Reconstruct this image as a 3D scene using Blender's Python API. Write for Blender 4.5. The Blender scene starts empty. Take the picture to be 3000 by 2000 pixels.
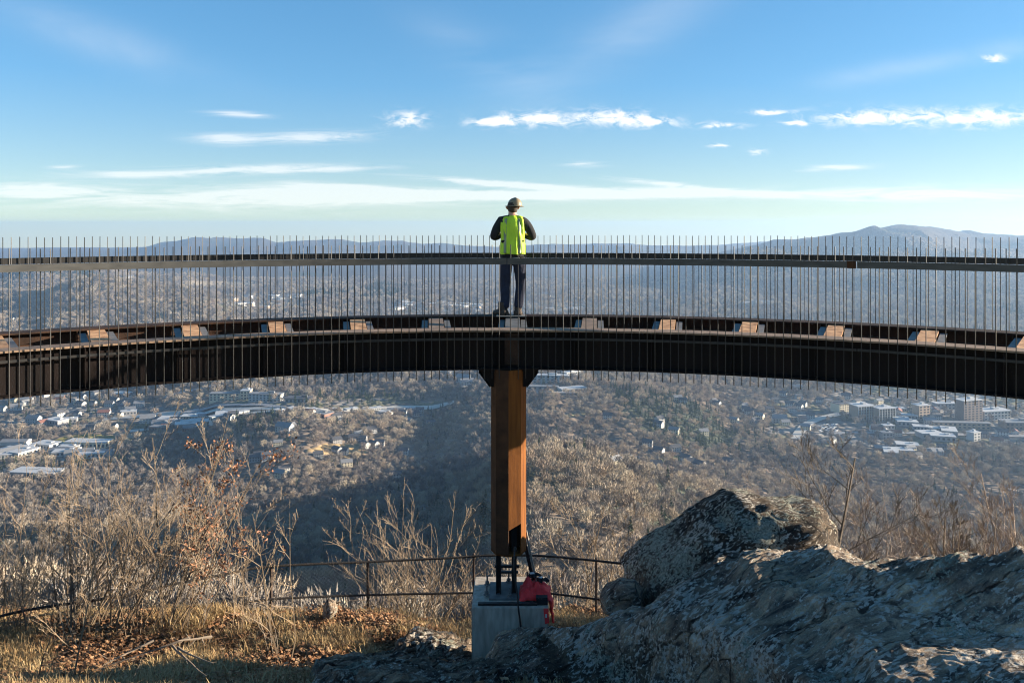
import bpy, bmesh, math, random
import numpy as np
from mathutils import Vector, Matrix
R = math.radians
random.seed(7)
S = bpy.context.scene
COL = S.collection
F = 2381.0            # focal length in photo pixels
UC, VH = 1500.0, 660.0

# ------------------------------------------------------------------ helpers
def at(u, v, y):
    return Vector(((u-UC)/F*y, y, -(v-VH)/F*y))

def tag(o, label=None, cat=None, group=None, kind=None):
    if label: o['label'] = label
    if cat: o['category'] = cat
    if group: o['group'] = group
    if kind: o['kind'] = kind
    return o

def empty(name, loc=(0, 0, 0), rz=0.0):
    o = bpy.data.objects.new(name, None)
    COL.objects.link(o)
    o.location = loc
    o.rotation_euler = (0, 0, rz)
    o.empty_display_size = .2
    return o

class MB:
    """collects geometry for ONE mesh object"""
    def __init__(s):
        s.v = []; s.f = []; s.m = []
    def add(s, vs, fs, mi=0):
        n = len(s.v)
        s.v.extend([tuple(p) for p in vs])
        s.f.extend([tuple(i+n for i in f) for f in fs])
        s.m.extend([mi]*len(fs))
    def box(s, c, d, mi=0, rz=0.0, M=None):
        hx, hy, hz = d[0]/2, d[1]/2, d[2]/2
        vs = [Vector((x, y, z)) for x in (-hx, hx) for y in (-hy, hy) for z in (-hz, hz)]
        if rz:
            q = Matrix.Rotation(rz, 3, 'Z'); vs = [q @ p for p in vs]
        vs = [p+Vector(c) for p in vs]
        if M is not None: vs = [M @ p for p in vs]
        s.add(vs, [(0, 1, 3, 2), (4, 6, 7, 5), (0, 4, 5, 1), (2, 3, 7, 6), (0, 2, 6, 4), (1, 5, 7, 3)], mi)
    def tube(s, pts, rad, n=6, mi=0, cap=True):
        pts = [Vector(p) for p in pts]
        if not isinstance(rad, (list, tuple)): rad = [rad]*len(pts)
        base = len(s.v)
        ref = Vector((0.31, 0.87, 0.38))
        for i, p in enumerate(pts):
            t = (pts[min(i+1, len(pts)-1)]-pts[max(i-1, 0)])
            if t.length < 1e-9: t = Vector((0, 0, 1))
            t.normalize()
            a = t.cross(ref)
            if a.length < 1e-3: a = t.cross(Vector((1, 0, 0)))
            a.normalize(); b = t.cross(a)
            for k in range(n):
                w = 2*math.pi*k/n
                q = p+(a*math.cos(w)+b*math.sin(w))*rad[i]
                s.v.append(tuple(q))
        for i in range(len(pts)-1):
            for k in range(n):
                k2 = (k+1) % n
                s.f.append((base+i*n+k, base+i*n+k2, base+(i+1)*n+k2, base+(i+1)*n+k)); s.m.append(mi)
        if cap and n > 2:
            s.f.append(tuple(base+k for k in range(n))[::-1]); s.m.append(mi)
            e = base+(len(pts)-1)*n
            s.f.append(tuple(e+k for k in range(n))); s.m.append(mi)
    def sweep(s, path, prof, mi=0):
        """path: list of (origin Vector, side Vector, up Vector); prof: closed list of (a,b)"""
        base = len(s.v); n = len(prof)
        for o, sd, up in path:
            for a, b in prof:
                s.v.append(tuple(o+sd*a+up*b))
        for i in range(len(path)-1):
            for k in range(n):
                k2 = (k+1) % n
                s.f.append((base+i*n+k, base+i*n+k2, base+(i+1)*n+k2, base+(i+1)*n+k)); s.m.append(mi)
        s.f.append(tuple(base+k for k in range(n))[::-1]); s.m.append(mi)
        e = base+(len(path)-1)*n
        s.f.append(tuple(e+k for k in range(n))); s.m.append(mi)
    def loft(s, rings, cap=True, mi=0):
        base = len(s.v); n = len(rings[0])
        for r in rings: s.v.extend([tuple(p) for p in r])
        for i in range(len(rings)-1):
            for k in range(n):
                k2 = (k+1) % n
                s.f.append((base+i*n+k, base+i*n+k2, base+(i+1)*n+k2, base+(i+1)*n+k)); s.m.append(mi)
        if cap:
            s.f.append(tuple(base+k for k in range(n))[::-1]); s.m.append(mi)
            e = base+(len(rings)-1)*n
            s.f.append(tuple(e+k for k in range(n))); s.m.append(mi)
    def build(s, name, mats, parent=None, smooth=False):
        me = bpy.data.meshes.new(name)
        me.from_pydata(s.v, [], s.f)
        if not isinstance(mats, (list, tuple)): mats = [mats]
        for m in mats: me.materials.append(m)
        if len(mats) > 1:
            me.polygons.foreach_set('material_index', s.m)
        if smooth:
            me.polygons.foreach_set('use_smooth', [True]*len(s.f))
        me.update()
        bm = bmesh.new(); bm.from_mesh(me)
        bmesh.ops.recalc_face_normals(bm, faces=bm.faces)
        bm.to_mesh(me); bm.free()
        o = bpy.data.objects.new(name, me)
        COL.objects.link(o)
        if parent is not None: o.parent = parent
        return o

def np_mesh(name, V, Fq, mats, parent=None, smooth=True, link=True):
    """fast mesh from numpy arrays; Fq (n,3) or (n,4)"""
    me = bpy.data.meshes.new(name)
    V = np.asarray(V, np.float32); Fq = np.asarray(Fq, np.int32)
    me.vertices.add(len(V)); me.vertices.foreach_set('co', V.ravel())
    k = Fq.shape[1]
    me.loops.add(Fq.size); me.loops.foreach_set('vertex_index', Fq.ravel())
    me.polygons.add(len(Fq))
    me.polygons.foreach_set('loop_start', np.arange(len(Fq), dtype=np.int32)*k)
    me.polygons.foreach_set('loop_total', np.full(len(Fq), k, np.int32))
    me.polygons.foreach_set('use_smooth', np.full(len(Fq), smooth, bool))
    if not isinstance(mats, (list, tuple)): mats = [mats]
    for m in mats: me.materials.append(m)
    me.update(calc_edges=True)
    o = bpy.data.objects.new(name, me)
    if link: COL.objects.link(o)
    if parent is not None: o.parent = parent
    return o

# ------------------------------------------------------------------ noise
_P = np.random.RandomState(11).rand(256, 256).astype(np.float64)
def vnoise(x, y):
    x = np.asarray(x, float); y = np.asarray(y, float)
    xi = np.floor(x).astype(np.int64); yi = np.floor(y).astype(np.int64)
    fx = x-xi; fy = y-yi
    fx = fx*fx*fx*(fx*(fx*6-15)+10); fy = fy*fy*fy*(fy*(fy*6-15)+10)
    g = lambda a, b: _P[a & 255, b & 255]
    return ((g(xi, yi)*(1-fx)+g(xi+1, yi)*fx)*(1-fy)+(g(xi, yi+1)*(1-fx)+g(xi+1, yi+1)*fx)*fy)*2-1
def fbm(x, y, o=5, lac=2.03, gain=.5):
    s = 0; a = 1; t = 0
    for i in range(o):
        s = s+a*vnoise(x+17.3*i, y-9.1*i); t += a
        x = x*lac; y = y*lac; a *= gain
    return s/t
def ridged(x, y, o=5):
    s = 0; a = 1; t = 0
    for i in range(o):
        s = s+a*(1-np.abs(vnoise(x+31.7*i, y+5.3*i))*2); t += a
        x = x*2.07; y = y*2.07; a *= .5
    return s/t

# ------------------------------------------------------------------ materials
def new_mat(name):
    m = bpy.data.materials.new(name); m.use_nodes = True
    nt = m.node_tree
    b = nt.nodes['Principled BSDF']
    return m, nt, b

def N(nt, t, **kw):
    n = nt.nodes.new(t)
    for k, v in kw.items():
        if k.startswith('i_'):
            n.inputs[k[2:]].default_value = v
        else: setattr(n, k, v)
    return n

def ramp(nt, stops, fac=None, interp='LINEAR'):
    r = nt.nodes.new('ShaderNodeValToRGB'); cr = r.color_ramp; cr.interpolation = interp
    while len(cr.elements) < len(stops): cr.elements.new(.5)
    for e, (p, c) in zip(cr.elements, stops):
        e.position = p; e.color = (*c, 1) if len(c) == 3 else c
    if fac is not None: nt.links.new(fac, r.inputs['Fac'])
    return r

def simple(name, c, rough=.7, metal=0.0, var=.25, scale=8.0, bump=0.0, bscale=40.0, stretch=(1, 1, 1), c2=None, coord='Object', spec=.5):
    m, nt, b = new_mat(name)
    tc = N(nt, 'ShaderNodeTexCoord'); mp = N(nt, 'ShaderNodeMapping')
    mp.inputs['Scale'].default_value = stretch
    nt.links.new(tc.outputs[coord], mp.inputs['Vector'])
    no = N(nt, 'ShaderNodeTexNoise'); no.inputs['Scale'].default_value = scale; no.inputs['Detail'].default_value = 6
    nt.links.new(mp.outputs[0], no.inputs['Vector'])
    if c2 is None: c2 = tuple(x*(1+var) for x in c); c1 = tuple(x*(1-var) for x in c)
    else: c1 = c
    r = ramp(nt, [(.3, c1), (.7, c2)], no.outputs['Fac'])
    nt.links.new(r.outputs['Color'], b.inputs['Base Color'])
    b.inputs['Roughness'].default_value = rough; b.inputs['Metallic'].default_value = metal
    b.inputs['Specular IOR Level'].default_value = spec
    if bump:
        n2 = N(nt, 'ShaderNodeTexNoise'); n2.inputs['Scale'].default_value = bscale; n2.inputs['Detail'].default_value = 5
        nt.links.new(mp.outputs[0], n2.inputs['Vector'])
        bp = N(nt, 'ShaderNodeBump'); bp.inputs['Strength'].default_value = bump; bp.inputs['Distance'].default_value = .02
        nt.links.new(n2.outputs['Fac'], bp.inputs['Height']); nt.links.new(bp.outputs[0], b.inputs['Normal'])
    return m

M = {}
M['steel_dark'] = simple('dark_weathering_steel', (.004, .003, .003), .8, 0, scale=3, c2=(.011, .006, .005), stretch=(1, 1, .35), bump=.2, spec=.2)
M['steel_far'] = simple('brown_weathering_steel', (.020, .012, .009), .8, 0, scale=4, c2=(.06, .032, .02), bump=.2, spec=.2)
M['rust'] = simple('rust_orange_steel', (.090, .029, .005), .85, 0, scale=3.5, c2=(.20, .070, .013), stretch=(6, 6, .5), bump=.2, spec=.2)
M['rust_brown_and_shade'] = simple('rust_brown_and_shade_side_steel', (.03, .014, .008), .85, 0, scale=6, c2=(.08, .036, .017), bump=.2, spec=.2)  # brown rust of small parts; also the column's shaded side put into colour
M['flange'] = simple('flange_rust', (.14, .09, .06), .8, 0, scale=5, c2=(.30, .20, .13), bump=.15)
M['beam_rust'] = simple('cross_beam_rust', (.26, .10, .03), .8, 0, scale=9, c2=(.80, .45, .21), bump=.15)
M['galv'] = simple('galvanised_grey', (.09, .088, .084), .7, .1, scale=8, c2=(.17, .165, .155), bump=.05)
M['rail'] = simple('grey_primer_rail', (.035, .036, .036), .7, 0, scale=5, c2=(.065, .065, .062), stretch=(1, 1, 4))
M['picket'] = simple('bare_steel_picket', (.008, .009, .012), .45, .3, scale=20, c2=(.024, .024, .026))
M['black_metal'] = simple('black_metal', (.012, .012, .013), .6, .3, scale=12, c2=(.03, .028, .026))
M['concrete'] = simple('cast_concrete', (.28, .235, .185), .9, 0, scale=5, c2=(.50, .44, .36), stretch=(3, 3, .6), bump=.25, bscale=60)
M['red_cloth'] = simple('red_cloth', (.68, .02, .022), .8, 0, scale=9, c2=(.88, .05, .05), bump=.2, bscale=30)
M['white_plastic'] = simple('white_plastic', (.6, .6, .58), .4, 0, var=.1)
M['black_cloth'] = simple('black_cloth', (.004, .0045, .006), .9, 0, c2=(.009, .010, .013), scale=15, bump=.4, bscale=25)
M['denim'] = simple('dark_denim', (.007, .010, .024), .9, 0, c2=(.014, .02, .045), scale=14, bump=.4, bscale=22)
M['vest'] = simple('lime_vest', (.36, .56, .015), .65, 0, c2=(.50, .74, .03), scale=6, bump=1.0, bscale=9, stretch=(2.2, 2.2, .5))
M['stripe'] = simple('reflective_tape', (.16, .21, .13), .45, .1, c2=(.26, .31, .22), scale=12)
M['hat'] = simple('tan_hard_hat', (.13, .10, .055), .5, 0, c2=(.21, .165, .095), scale=9)
M['skin'] = simple('skin', (.42, .24, .16), .6, 0, var=.1)
M['hair'] = simple('brown_hair', (.025, .016, .010), .8, 0, var=.4, scale=40)
M['leather'] = simple('brown_boot_leather', (.05, .03, .018), .7, 0, var=.3, scale=20)
M['chain'] = simple('rusted_wire', (.03, .025, .022), .7, .3, c2=(.07, .06, .052), scale=9)
M['pipe'] = simple('black_rusted_pipe', (.010, .009, .008), .8, .1, c2=(.03, .022, .018), scale=30, bump=.6, bscale=60)
M['post'] = simple('rusty_post', (.05, .032, .022), .8, .1, c2=(.11, .07, .05), scale=14)
M['brace'] = simple('weathered_timber_brace', (.20, .18, .15), .8, 0, c2=(.36, .33, .28), scale=12, stretch=(5, 5, .5))

def attr_mat(name, rough=.95, nscale=.02, bump=0.0, bdist=4.0, bscale=.08, var=.35):
    m, nt, b = new_mat(name)
    a = N(nt, 'ShaderNodeAttribute'); a.attribute_name = 'col'
    g = N(nt, 'ShaderNodeNewGeometry')
    no = N(nt, 'ShaderNodeTexNoise'); no.inputs['Scale'].default_value = nscale; no.inputs['Detail'].default_value = 12; no.inputs['Roughness'].default_value = .72
    nt.links.new(g.outputs['Position'], no.inputs['Vector'])
    mr = N(nt, 'ShaderNodeMapRange'); mr.inputs['From Min'].default_value = .3; mr.inputs['From Max'].default_value = .7
    mr.inputs['To Min'].default_value = 1-var; mr.inputs['To Max'].default_value = 1+var
    nt.links.new(no.outputs['Fac'], mr.inputs['Value'])
    mx = N(nt, 'ShaderNodeVectorMath', operation='SCALE')
    nt.links.new(a.outputs['Color'], mx.inputs[0]); nt.links.new(mr.outputs[0], mx.inputs['Scale'])
    nt.links.new(mx.outputs[0], b.inputs['Base Color'])
    b.inputs['Roughness'].default_value = rough; b.inputs['Specular IOR Level'].default_value = .1
    if bump:
        vo = N(nt, 'ShaderNodeTexVoronoi'); vo.inputs['Scale'].default_value = bscale
        nt.links.new(g.outputs['Position'], vo.inputs['Vector'])
        bp = N(nt, 'ShaderNodeBump'); bp.inputs['Strength'].default_value = bump; bp.inputs['Distance'].default_value = bdist; bp.invert = True
        nt.links.new(vo.outputs['Distance'], bp.inputs['Height']); nt.links.new(bp.outputs[0], b.inputs['Normal'])
    return m

def rand_mat(name, stops, rough=.9, coord_noise=None, spec=.1, trans=0):
    """colour varies per instance (Object Info random)"""
    m, nt, b = new_mat(name)
    oi = N(nt, 'ShaderNodeObjectInfo')
    r = ramp(nt, stops, oi.outputs['Random'])
    nt.links.new(r.outputs['Color'], b.inputs['Base Color'])
    b.inputs['Roughness'].default_value = rough; b.inputs['Specular IOR Level'].default_value = spec
    return m

# ------------------------------------------------------------------ terrain
FLOOR = -320.0
_by = [0, 4, 7, 8.5, 10.6, 12, 14.6, 16, 18, 25, 40, 60, 100, 200, 400, 700, 1000, 1250, 20000]
_bz = [-1.7, -3.2, -4.45, -5.0, -5.9, -6.45, -7.15, -8.0, -9.6, -14.5, -23, -33, -51, -95, -170, -245, -300, -320, -322]
_bl = np.log(np.array(_by)+1.0)
TREE = 11.0
# (depth, half width, crest polyline in photo pixels, strength of depth wobble)
RIDGES = [
 (620, 330, [(1000, 1800), (1180, 1660), (1300, 1560), (1400, 1430), (1480, 1330), (1550, 1278), (1650, 1290), (1800, 1335), (1950, 1395), (2100, 1450), (2250, 1510), (2450, 1560), (2700, 1600), (3400, 1650)], .05),
 (1180, 300, [(300, 1500), (480, 1390), (560, 1300), (640, 1240), (760, 1222), (900, 1212), (1020, 1222), (1150, 1236), (1280, 1262), (1380, 1292), (1500, 1345), (1700, 1430)], .05),
 (1300, 380, [(900, 1290), (1050, 1262), (1180, 1238), (1300, 1212), (1420, 1180), (1520, 1156), (1640, 1145), (1760, 1138), (1880, 1142), (2000, 1165), (2150, 1212), (2280, 1275), (2400, 1330), (2600, 1380), (3400, 1400)], .04),
 (1980, 330, [(-600, 1010), (0, 1030), (300, 1060), (420, 1040), (520, 985), (700, 965), (1000, 955), (1400, 960), (1600, 1000), (1800, 960), (2100, 965), (2300, 1010), (2500, 1040), (3000, 1045), (3600, 1000)], .03),
 (3000, 420, [(-900, 830), (-200, 835), (0, 852), (120, 868), (230, 838), (330, 822), (450, 826), (600, 858), (720, 892), (820, 930), (1000, 990), (1300, 1000), (3900, 1000)], .05),
 (4300, 700, [(-900, 780), (0, 792), (100, 776), (210, 792), (330, 800), (450, 806), (560, 800), (700, 838), (850, 862), (1000, 868), (1080, 852), (1180, 880), (1300, 905), (1500, 905), (2000, 908), (2150, 880), (2400, 860), (2700, 855), (3200, 870), (3900, 860)], .06),
 (6200, 800, [(-900, 760), (0, 772), (300, 782), (480, 790), (600, 808), (700, 800), (850, 822), (1000, 780), (1120, 768), (1260, 800), (1400, 806), (1560, 790), (1750, 806), (1900, 780), (2050, 800), (2300, 840), (3000, 850), (3900, 850)], .05),
 (5600, 1500, [(1200, 980), (1500, 950), (1750, 890), (1900, 830), (2050, 768), (2170, 735), (2280, 712), (2380, 696), (2480, 681), (2560, 667), (2640, 657), (2720, 661), (2800, 677), (2860, 690), (2950, 698), (3050, 703), (3300, 720), (3900, 740)], .03),
 (9200, 1500, [(-900, 780), (-200, 775), (0, 755), (70, 742), (130, 735), (230, 731), (330, 736), (420, 728), (470, 713), (560, 702), (680, 700), (760, 704), (810, 713), (860, 703), (1000, 699), (1060, 712), (1110, 711), (1180, 707), (1240, 717), (1290, 715), (1380, 722), (1450, 725), (1540, 720), (1620, 714), (1720, 719), (1810, 714), (1900, 722), (2010, 722), (2100, 716), (2200, 712), (2400, 720), (3000, 720), (3900, 720)], .02),
]
RIDGES = [(D, w, np.array([p[0] for p in pl], float), np.array([p[1] for p in pl], float), wb) for D, w, pl, wb in RIDGES]

def H(x, y):
    x = np.asarray(x, float); y = np.asarray(y, float)
    yy = np.maximum(y, .01)
    u = UC+F*x/np.maximum(yy, 3.0)
    base = np.interp(np.log(yy+1), _bl, _bz)
    # a small straw bank beyond the fence right of the pedestal
    base = base+.55*np.exp(-((x-1.15)/.9)**2-((y-16.3)/.9)**2)
    base = base+.36*np.exp(-((y-13.2)/1.3)**2)*np.clip((-.8-x)/1.5, 0, 1)
    base = np.where(y < 60, base+.15*fbm(x*1.0, y*1.0, 4)*np.clip((y-4)/4, 0, 1)+.03*fbm(x*5, y*5, 3), base)
    # spurs and gullies on our own mountainside
    am = np.clip((yy-40)/200, 0, 1)*np.clip((1250-yy)/500, 0, 1)
    base = base+am*14*fbm(x/130, y/160, 4)
    h = base
    for i, (D, w, pu, pv, wob) in enumerate(RIDGES):
        Dw = D*(1+wob*fbm(u/420+i*7.7, np.full_like(u, i*3.1), 3)*2)
        v = np.interp(u, pu, pv)
        Hc = -(v-VH)/F*Dw-TREE*(1 if D < 5000 else 0)
        t = (yy-Dw)/w
        g = np.exp(-np.abs(t)**1.7*.8)
        cand = FLOOR+(Hc-FLOOR)*g
        if D < 700:   # the knob grows out of our slope
            g = g*np.clip((yy-120)/220, 0, 1)
            h = base+np.maximum(Hc-np.interp(np.log(Dw+1), _bl, _bz), -26)*g
            continue
        k = np.minimum(.012*D+2, 30)*np.clip((cand-FLOOR)/25, 0, 1)+.01
        h = np.maximum(h, cand)+np.maximum(k-np.abs(h-cand), 0)**2/(4*k)
    fr = np.clip((h-FLOOR-5)/150, 0, 1)
    far = np.clip((yy-900)/1500, 0, 1)
    am2 = fr*far*(40+55*np.clip((yy-2300)/1500, 0, 1))
    crst = np.where(yy > 8000, .25, 1)*(1-.85*np.exp(-((yy-5700)/600)**2)*np.clip((u-1900)/500, 0, 1))
    big = np.clip((h-FLOOR-25)/110, 0, 1)*np.clip((yy-2300)/700, 0, 1)*crst
    h = h+big*105*(ridged(x/1150+.35*y/1150+7, y/2600, 3)-.35)
    h = h+am2*(ridged(x/620+3, y/760, 4)-.15)*.8*np.where(yy > 8200, .45, 1)*(1-.7*np.exp(-((yy-5700)/450)**2)*np.clip((u-1900)/500, 0, 1))
    h = h+fr*np.clip((yy-300)/600, 0, 1)*5*fbm(x/90, y/90, 3)
    return h

# depth of the visible ground behind a photo pixel
_yg = np.geomspace(20, 11000, 900)
def ground_at(u, v, ymin=150):
    ys = _yg[_yg > ymin]
    hh = H((u-UC)/F*ys, ys)
    line = -(v-VH)/F*ys
    k = np.where(hh >= line)[0]
    y = ys[k[0]] if len(k) else ys[-1]
    x = (u-UC)/F*y
    return x, y, float(H(x, y))

def sh(u, v):   # photo px of a world point is (UC+F*x/y, VH-F*z/y)
    return u, v

TOWNS = [  # (u0,v0,u1,v1) photo rectangles of open built-up valley floor
 (-300, 1150, 420, 1260), (-300, 1296, 330, 1350), (380, 1185, 620, 1270), (560, 1160, 900, 1215), (880, 1185, 1240, 1218),
 (1540, 1085, 1720, 1160), (2250, 1175, 2480, 1285), (2380, 1185, 3300, 1310), (2440, 1130, 3300, 1185), (-300, 1120, 260, 1170),
 (560, 1170, 1300, 1205), (1000, 885, 1950, 922), (640, 860, 900, 915), (-100, 1370, 160, 1405)]
FIELDS = [  # clearings: polygons in photo px and their ground colour
 ([(150, 1292), (190, 1276), (260, 1270), (400, 1282), (390, 1300), (260, 1300), (160, 1306)], (.16, .145, .05)),
 ([(890, 1320), (950, 1300), (1060, 1298), (1075, 1325), (1040, 1345), (960, 1332)], (.34, .24, .12)),
 ([(1885, 1335), (1960, 1330), (2000, 1338), (1990, 1352), (1900, 1350)], (.24, .22, .10)),
 ([(1080, 1280), (1150, 1275), (1160, 1290), (1100, 1295)], (.42, .28, .17)),
 ([(1640, 1215), (1720, 1205), (1730, 1212), (1660, 1224)], (.18, .16, .09)),
 ([(530, 822), (760, 826), (740, 842), (560, 838)], (.34, .27, .18)),
 ([(330, 1268), (420, 1262), (420, 1285), (340, 1283)], (.30, .22, .15)),
 ([(540, 1150), (600, 1135), (640, 1130), (600, 1160)], (.26, .17, .11)),
]
def in_poly(u, v, poly):
    c = np.zeros(np.shape(u), bool); n = len(poly); j = n-1
    for i in range(n):
        xi, yi = poly[i]; xj, yj = poly[j]
        cond = ((yi > v) != (yj > v)) & (u < (xj-xi)*(v-yi)/(yj-yi+1e-9)+xi)
        c ^= cond; j = i
    return c
def town_mask(x, y, h):
    u = UC+F*x/np.maximum(y, 1); v = VH-F*h/np.maximum(y, 1)
    jit = 9*fbm(x/60, y/60, 3)
    m = np.zeros(np.shape(x), bool)
    for a, b, c, d in TOWNS:
        m |= (u > a+jit*2) & (u < c+jit*2) & (v > b+jit) & (v < d+jit)
    flat = (h < FLOOR+34)
    return m & (flat | (v < 930)) & (y > 800)

def build_terrain():
    nu, ny = 760, 900
    us = np.linspace(-1100, 4100, nu)
    # rows: fine near, fine in the valley
    ys = np.concatenate([np.geomspace(2.2, 40, 150)[:-1], np.geomspace(40, 600, 150)[:-1], np.geomspace(600, 3600, 420)[:-1], np.geomspace(3600, 11500, 260)])
    ny = len(ys)
    U, Y = np.meshgrid(us, ys)
    X = (U-UC)/F*Y
    Z = H(X, Y)
    V = np.stack([X, Y, Z], -1).reshape(-1, 3)
    idx = np.arange(ny*nu).reshape(ny, nu)
    Fq = np.stack([idx[:-1, :-1], idx[:-1, 1:], idx[1:, 1:], idx[1:, :-1]], -1).reshape(-1, 4)
    m = attr_mat('ground_cover', nscale=.03, bump=1.0, bdist=7.0, bscale=.075, var=.45)
    mn = attr_mat('leaf_litter_ground', nscale=6.0, var=.55)
    o = np_mesh('ground', V, Fq, [m, mn])
    # material split: near ground uses the fine material
    mi = np.zeros(len(Fq), np.int32); mi[np.repeat(ys[:-1] < 45, nu-1)] = 1
    o.data.polygons.foreach_set('material_index', mi)
    x, y, h = V[:, 0], V[:, 1], V[:, 2]
    C = np.zeros((len(V), 4)); C[:, 3] = 1
    n = fbm(x/240, y/240, 5)[:, None]; n2 = fbm(x/60+9, y/60, 4)[:, None]
    forest = np.array([.16, .125, .095])+n*np.array([.03, .022, .016])+n2*.018
    C[:, :3] = forest
    dense = np.clip((y-4600)/500, 0, 1)[:, None]     # unbroken dark woods clothe the far mountains
    forest = forest*(1-.48*dense)
    C[:, :3] = forest
    ev = (fbm(x/330+40, y/330, 4) > .36)
    C[ev, :3] = np.array([.055, .062, .042])
    tm = town_mask(x, y, h)
    g = fbm(x/35, y/35, 3)
    tc = np.where(g[:, None] > .15, np.array([.20, .185, .165]), np.where(g[:, None] < -.25, np.array([.13, .125, .075]), np.array([.15, .13, .11])))
    C[tm, :3] = tc[tm]
    u = UC+F*x/y; v = VH-F*h/y
    for poly, c in FIELDS:
        k = in_poly(u, v, poly) & (y > 500); C[k, :3] = c
    near = y < 45
    k1 = fbm(x*1.3, y*1.3, 4); k2 = fbm(x*4+5, y*4, 3)
    straw = np.array([.22, .145, .065]); lit = np.array([.085, .045, .02]); soil = np.array([.05, .033, .02])
    nc = soil+np.clip(k1*2+.55, 0, 1)[:, None]*(straw-soil)
    nc = np.where((k2 > .12)[:, None], lit, nc)
    C[near, :3] = nc[near]
    a = o.data.attributes.new('col', 'FLOAT_COLOR', 'POINT')
    a.data.foreach_set('color', C.astype(np.float32).ravel())
    tag(o, kind='structure')
    return o
build_terrain()

# ------------------------------------------------------------------ forest (far-off winter woods, one mass each)
SRC = bpy.data.collections.new('forest_sources')
rs = np.random.RandomState(5)
def slivers(P, D, L, W):
    """thin triangles from base point P along D"""
    D = D/np.linalg.norm(D, axis=1, keepdims=True)
    r = rs.randn(len(P), 3); s = np.cross(D, r); s /= np.linalg.norm(s, axis=1, keepdims=True)+1e-9
    a = P-s*W[:, None]/2; b = P+s*W[:, None]/2; c = P+D*L[:, None]
    V = np.stack([a, b, c], 1).reshape(-1, 3)
    return V, np.arange(len(V)).reshape(-1, 3)
m_bare = rand_mat('bare_twigs', [(0, (.21, .165, .125)), (.3, (.36, .295, .22)), (.55, (.30, .265, .215)), (.8, (.46, .385, .28)), (1, (.27, .205, .155))])
m_bare2 = rand_mat('grey_bare_twigs', [(0, (.13, .112, .10)), (.3, (.21, .185, .165)), (.6, (.27, .24, .205)), (1, (.165, .135, .12))])
m_con = rand_mat('conifer_needles', [(0, (.030, .048, .026)), (.6, (.05, .068, .034)), (1, (.085, .10, .055))])
def bare_tree(i):
    h = 14+rs.rand()*3; cr = 5.2+rs.rand()*1.9; cz = h*.62
    n = 360
    # clumped twigs in a rounded crown
    nc = 17
    cc = rs.randn(nc, 3); cc /= np.linalg.norm(cc, axis=1, keepdims=True); cc *= (rs.rand(nc, 1)**.4)
    cc[:, 2] = cc[:, 2]*.8
    k = rs.randint(0, nc, n)
    P = cc[k]*np.array([cr*.75, cr*.75, h*.30])+rs.randn(n, 3)*np.array([.9, .9, .9]); P[:, 2] += cz
    D = P-np.array([0, 0, h*.28]); D = D/np.linalg.norm(D, axis=1, keepdims=True)+rs.randn(n, 3)*.35; D[:, 2] += .35
    V, T = slivers(P, D, 1.3+rs.rand(n)*1.4, .26+rs.rand(n)*.30)
    # limbs and trunk
    m = 14
    e = cc[rs.randint(0, nc, m)]*np.array([cr*.7, cr*.7, h*.28])+np.array([0, 0, cz])
    b = np.zeros((m, 3)); b[:, 2] = h*(.2+.3*rs.rand(m))
    V2, T2 = slivers(b, e-b, np.linalg.norm(e-b, axis=1), np.full(m, .38))
    V3, T3 = slivers(np.zeros((3, 3)), np.tile([[0, 0, 1.]], (3, 1)), np.full(3, h*.8), np.full(3, .6))
    VV = np.concatenate([V, V2, V3]); TT = np.concatenate([T, T2+len(V), T3+len(V)+len(V2)])
    o = np_mesh('a_bare_tree_%d' % i, VV, TT, m_bare if i < 3 else m_bare2, smooth=False, link=False); SRC.objects.link(o)
def conifer(i):
    h = 15+rs.rand()*5; n = 200
    t = rs.rand(n)**.8; z = h*(.12+.86*t); r = (1-t)*2.9+.25
    a = rs.rand(n)*6.283
    P = np.stack([np.cos(a)*r*.25, np.sin(a)*r*.25, z+.4], 1)
    D = np.stack([np.cos(a), np.sin(a), -.25+rs.randn(n)*.15], 1)
    V, T = slivers(P, D, r*(.8+.4*rs.rand(n)), .7+rs.rand(n)*.5)
    V3, T3 = slivers(np.zeros((3, 3)), np.tile([[0, 0, 1.]], (3, 1)), np.full(3, h), np.full(3, .5))
    o = np_mesh('b_conifer_%d' % i, np.concatenate([V, V3]), np.concatenate([T, T3+len(V)]), m_con, smooth=False, link=False); SRC.objects.link(o)
for i in range(6): bare_tree(i)
for i in range(3): conifer(i)

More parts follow.
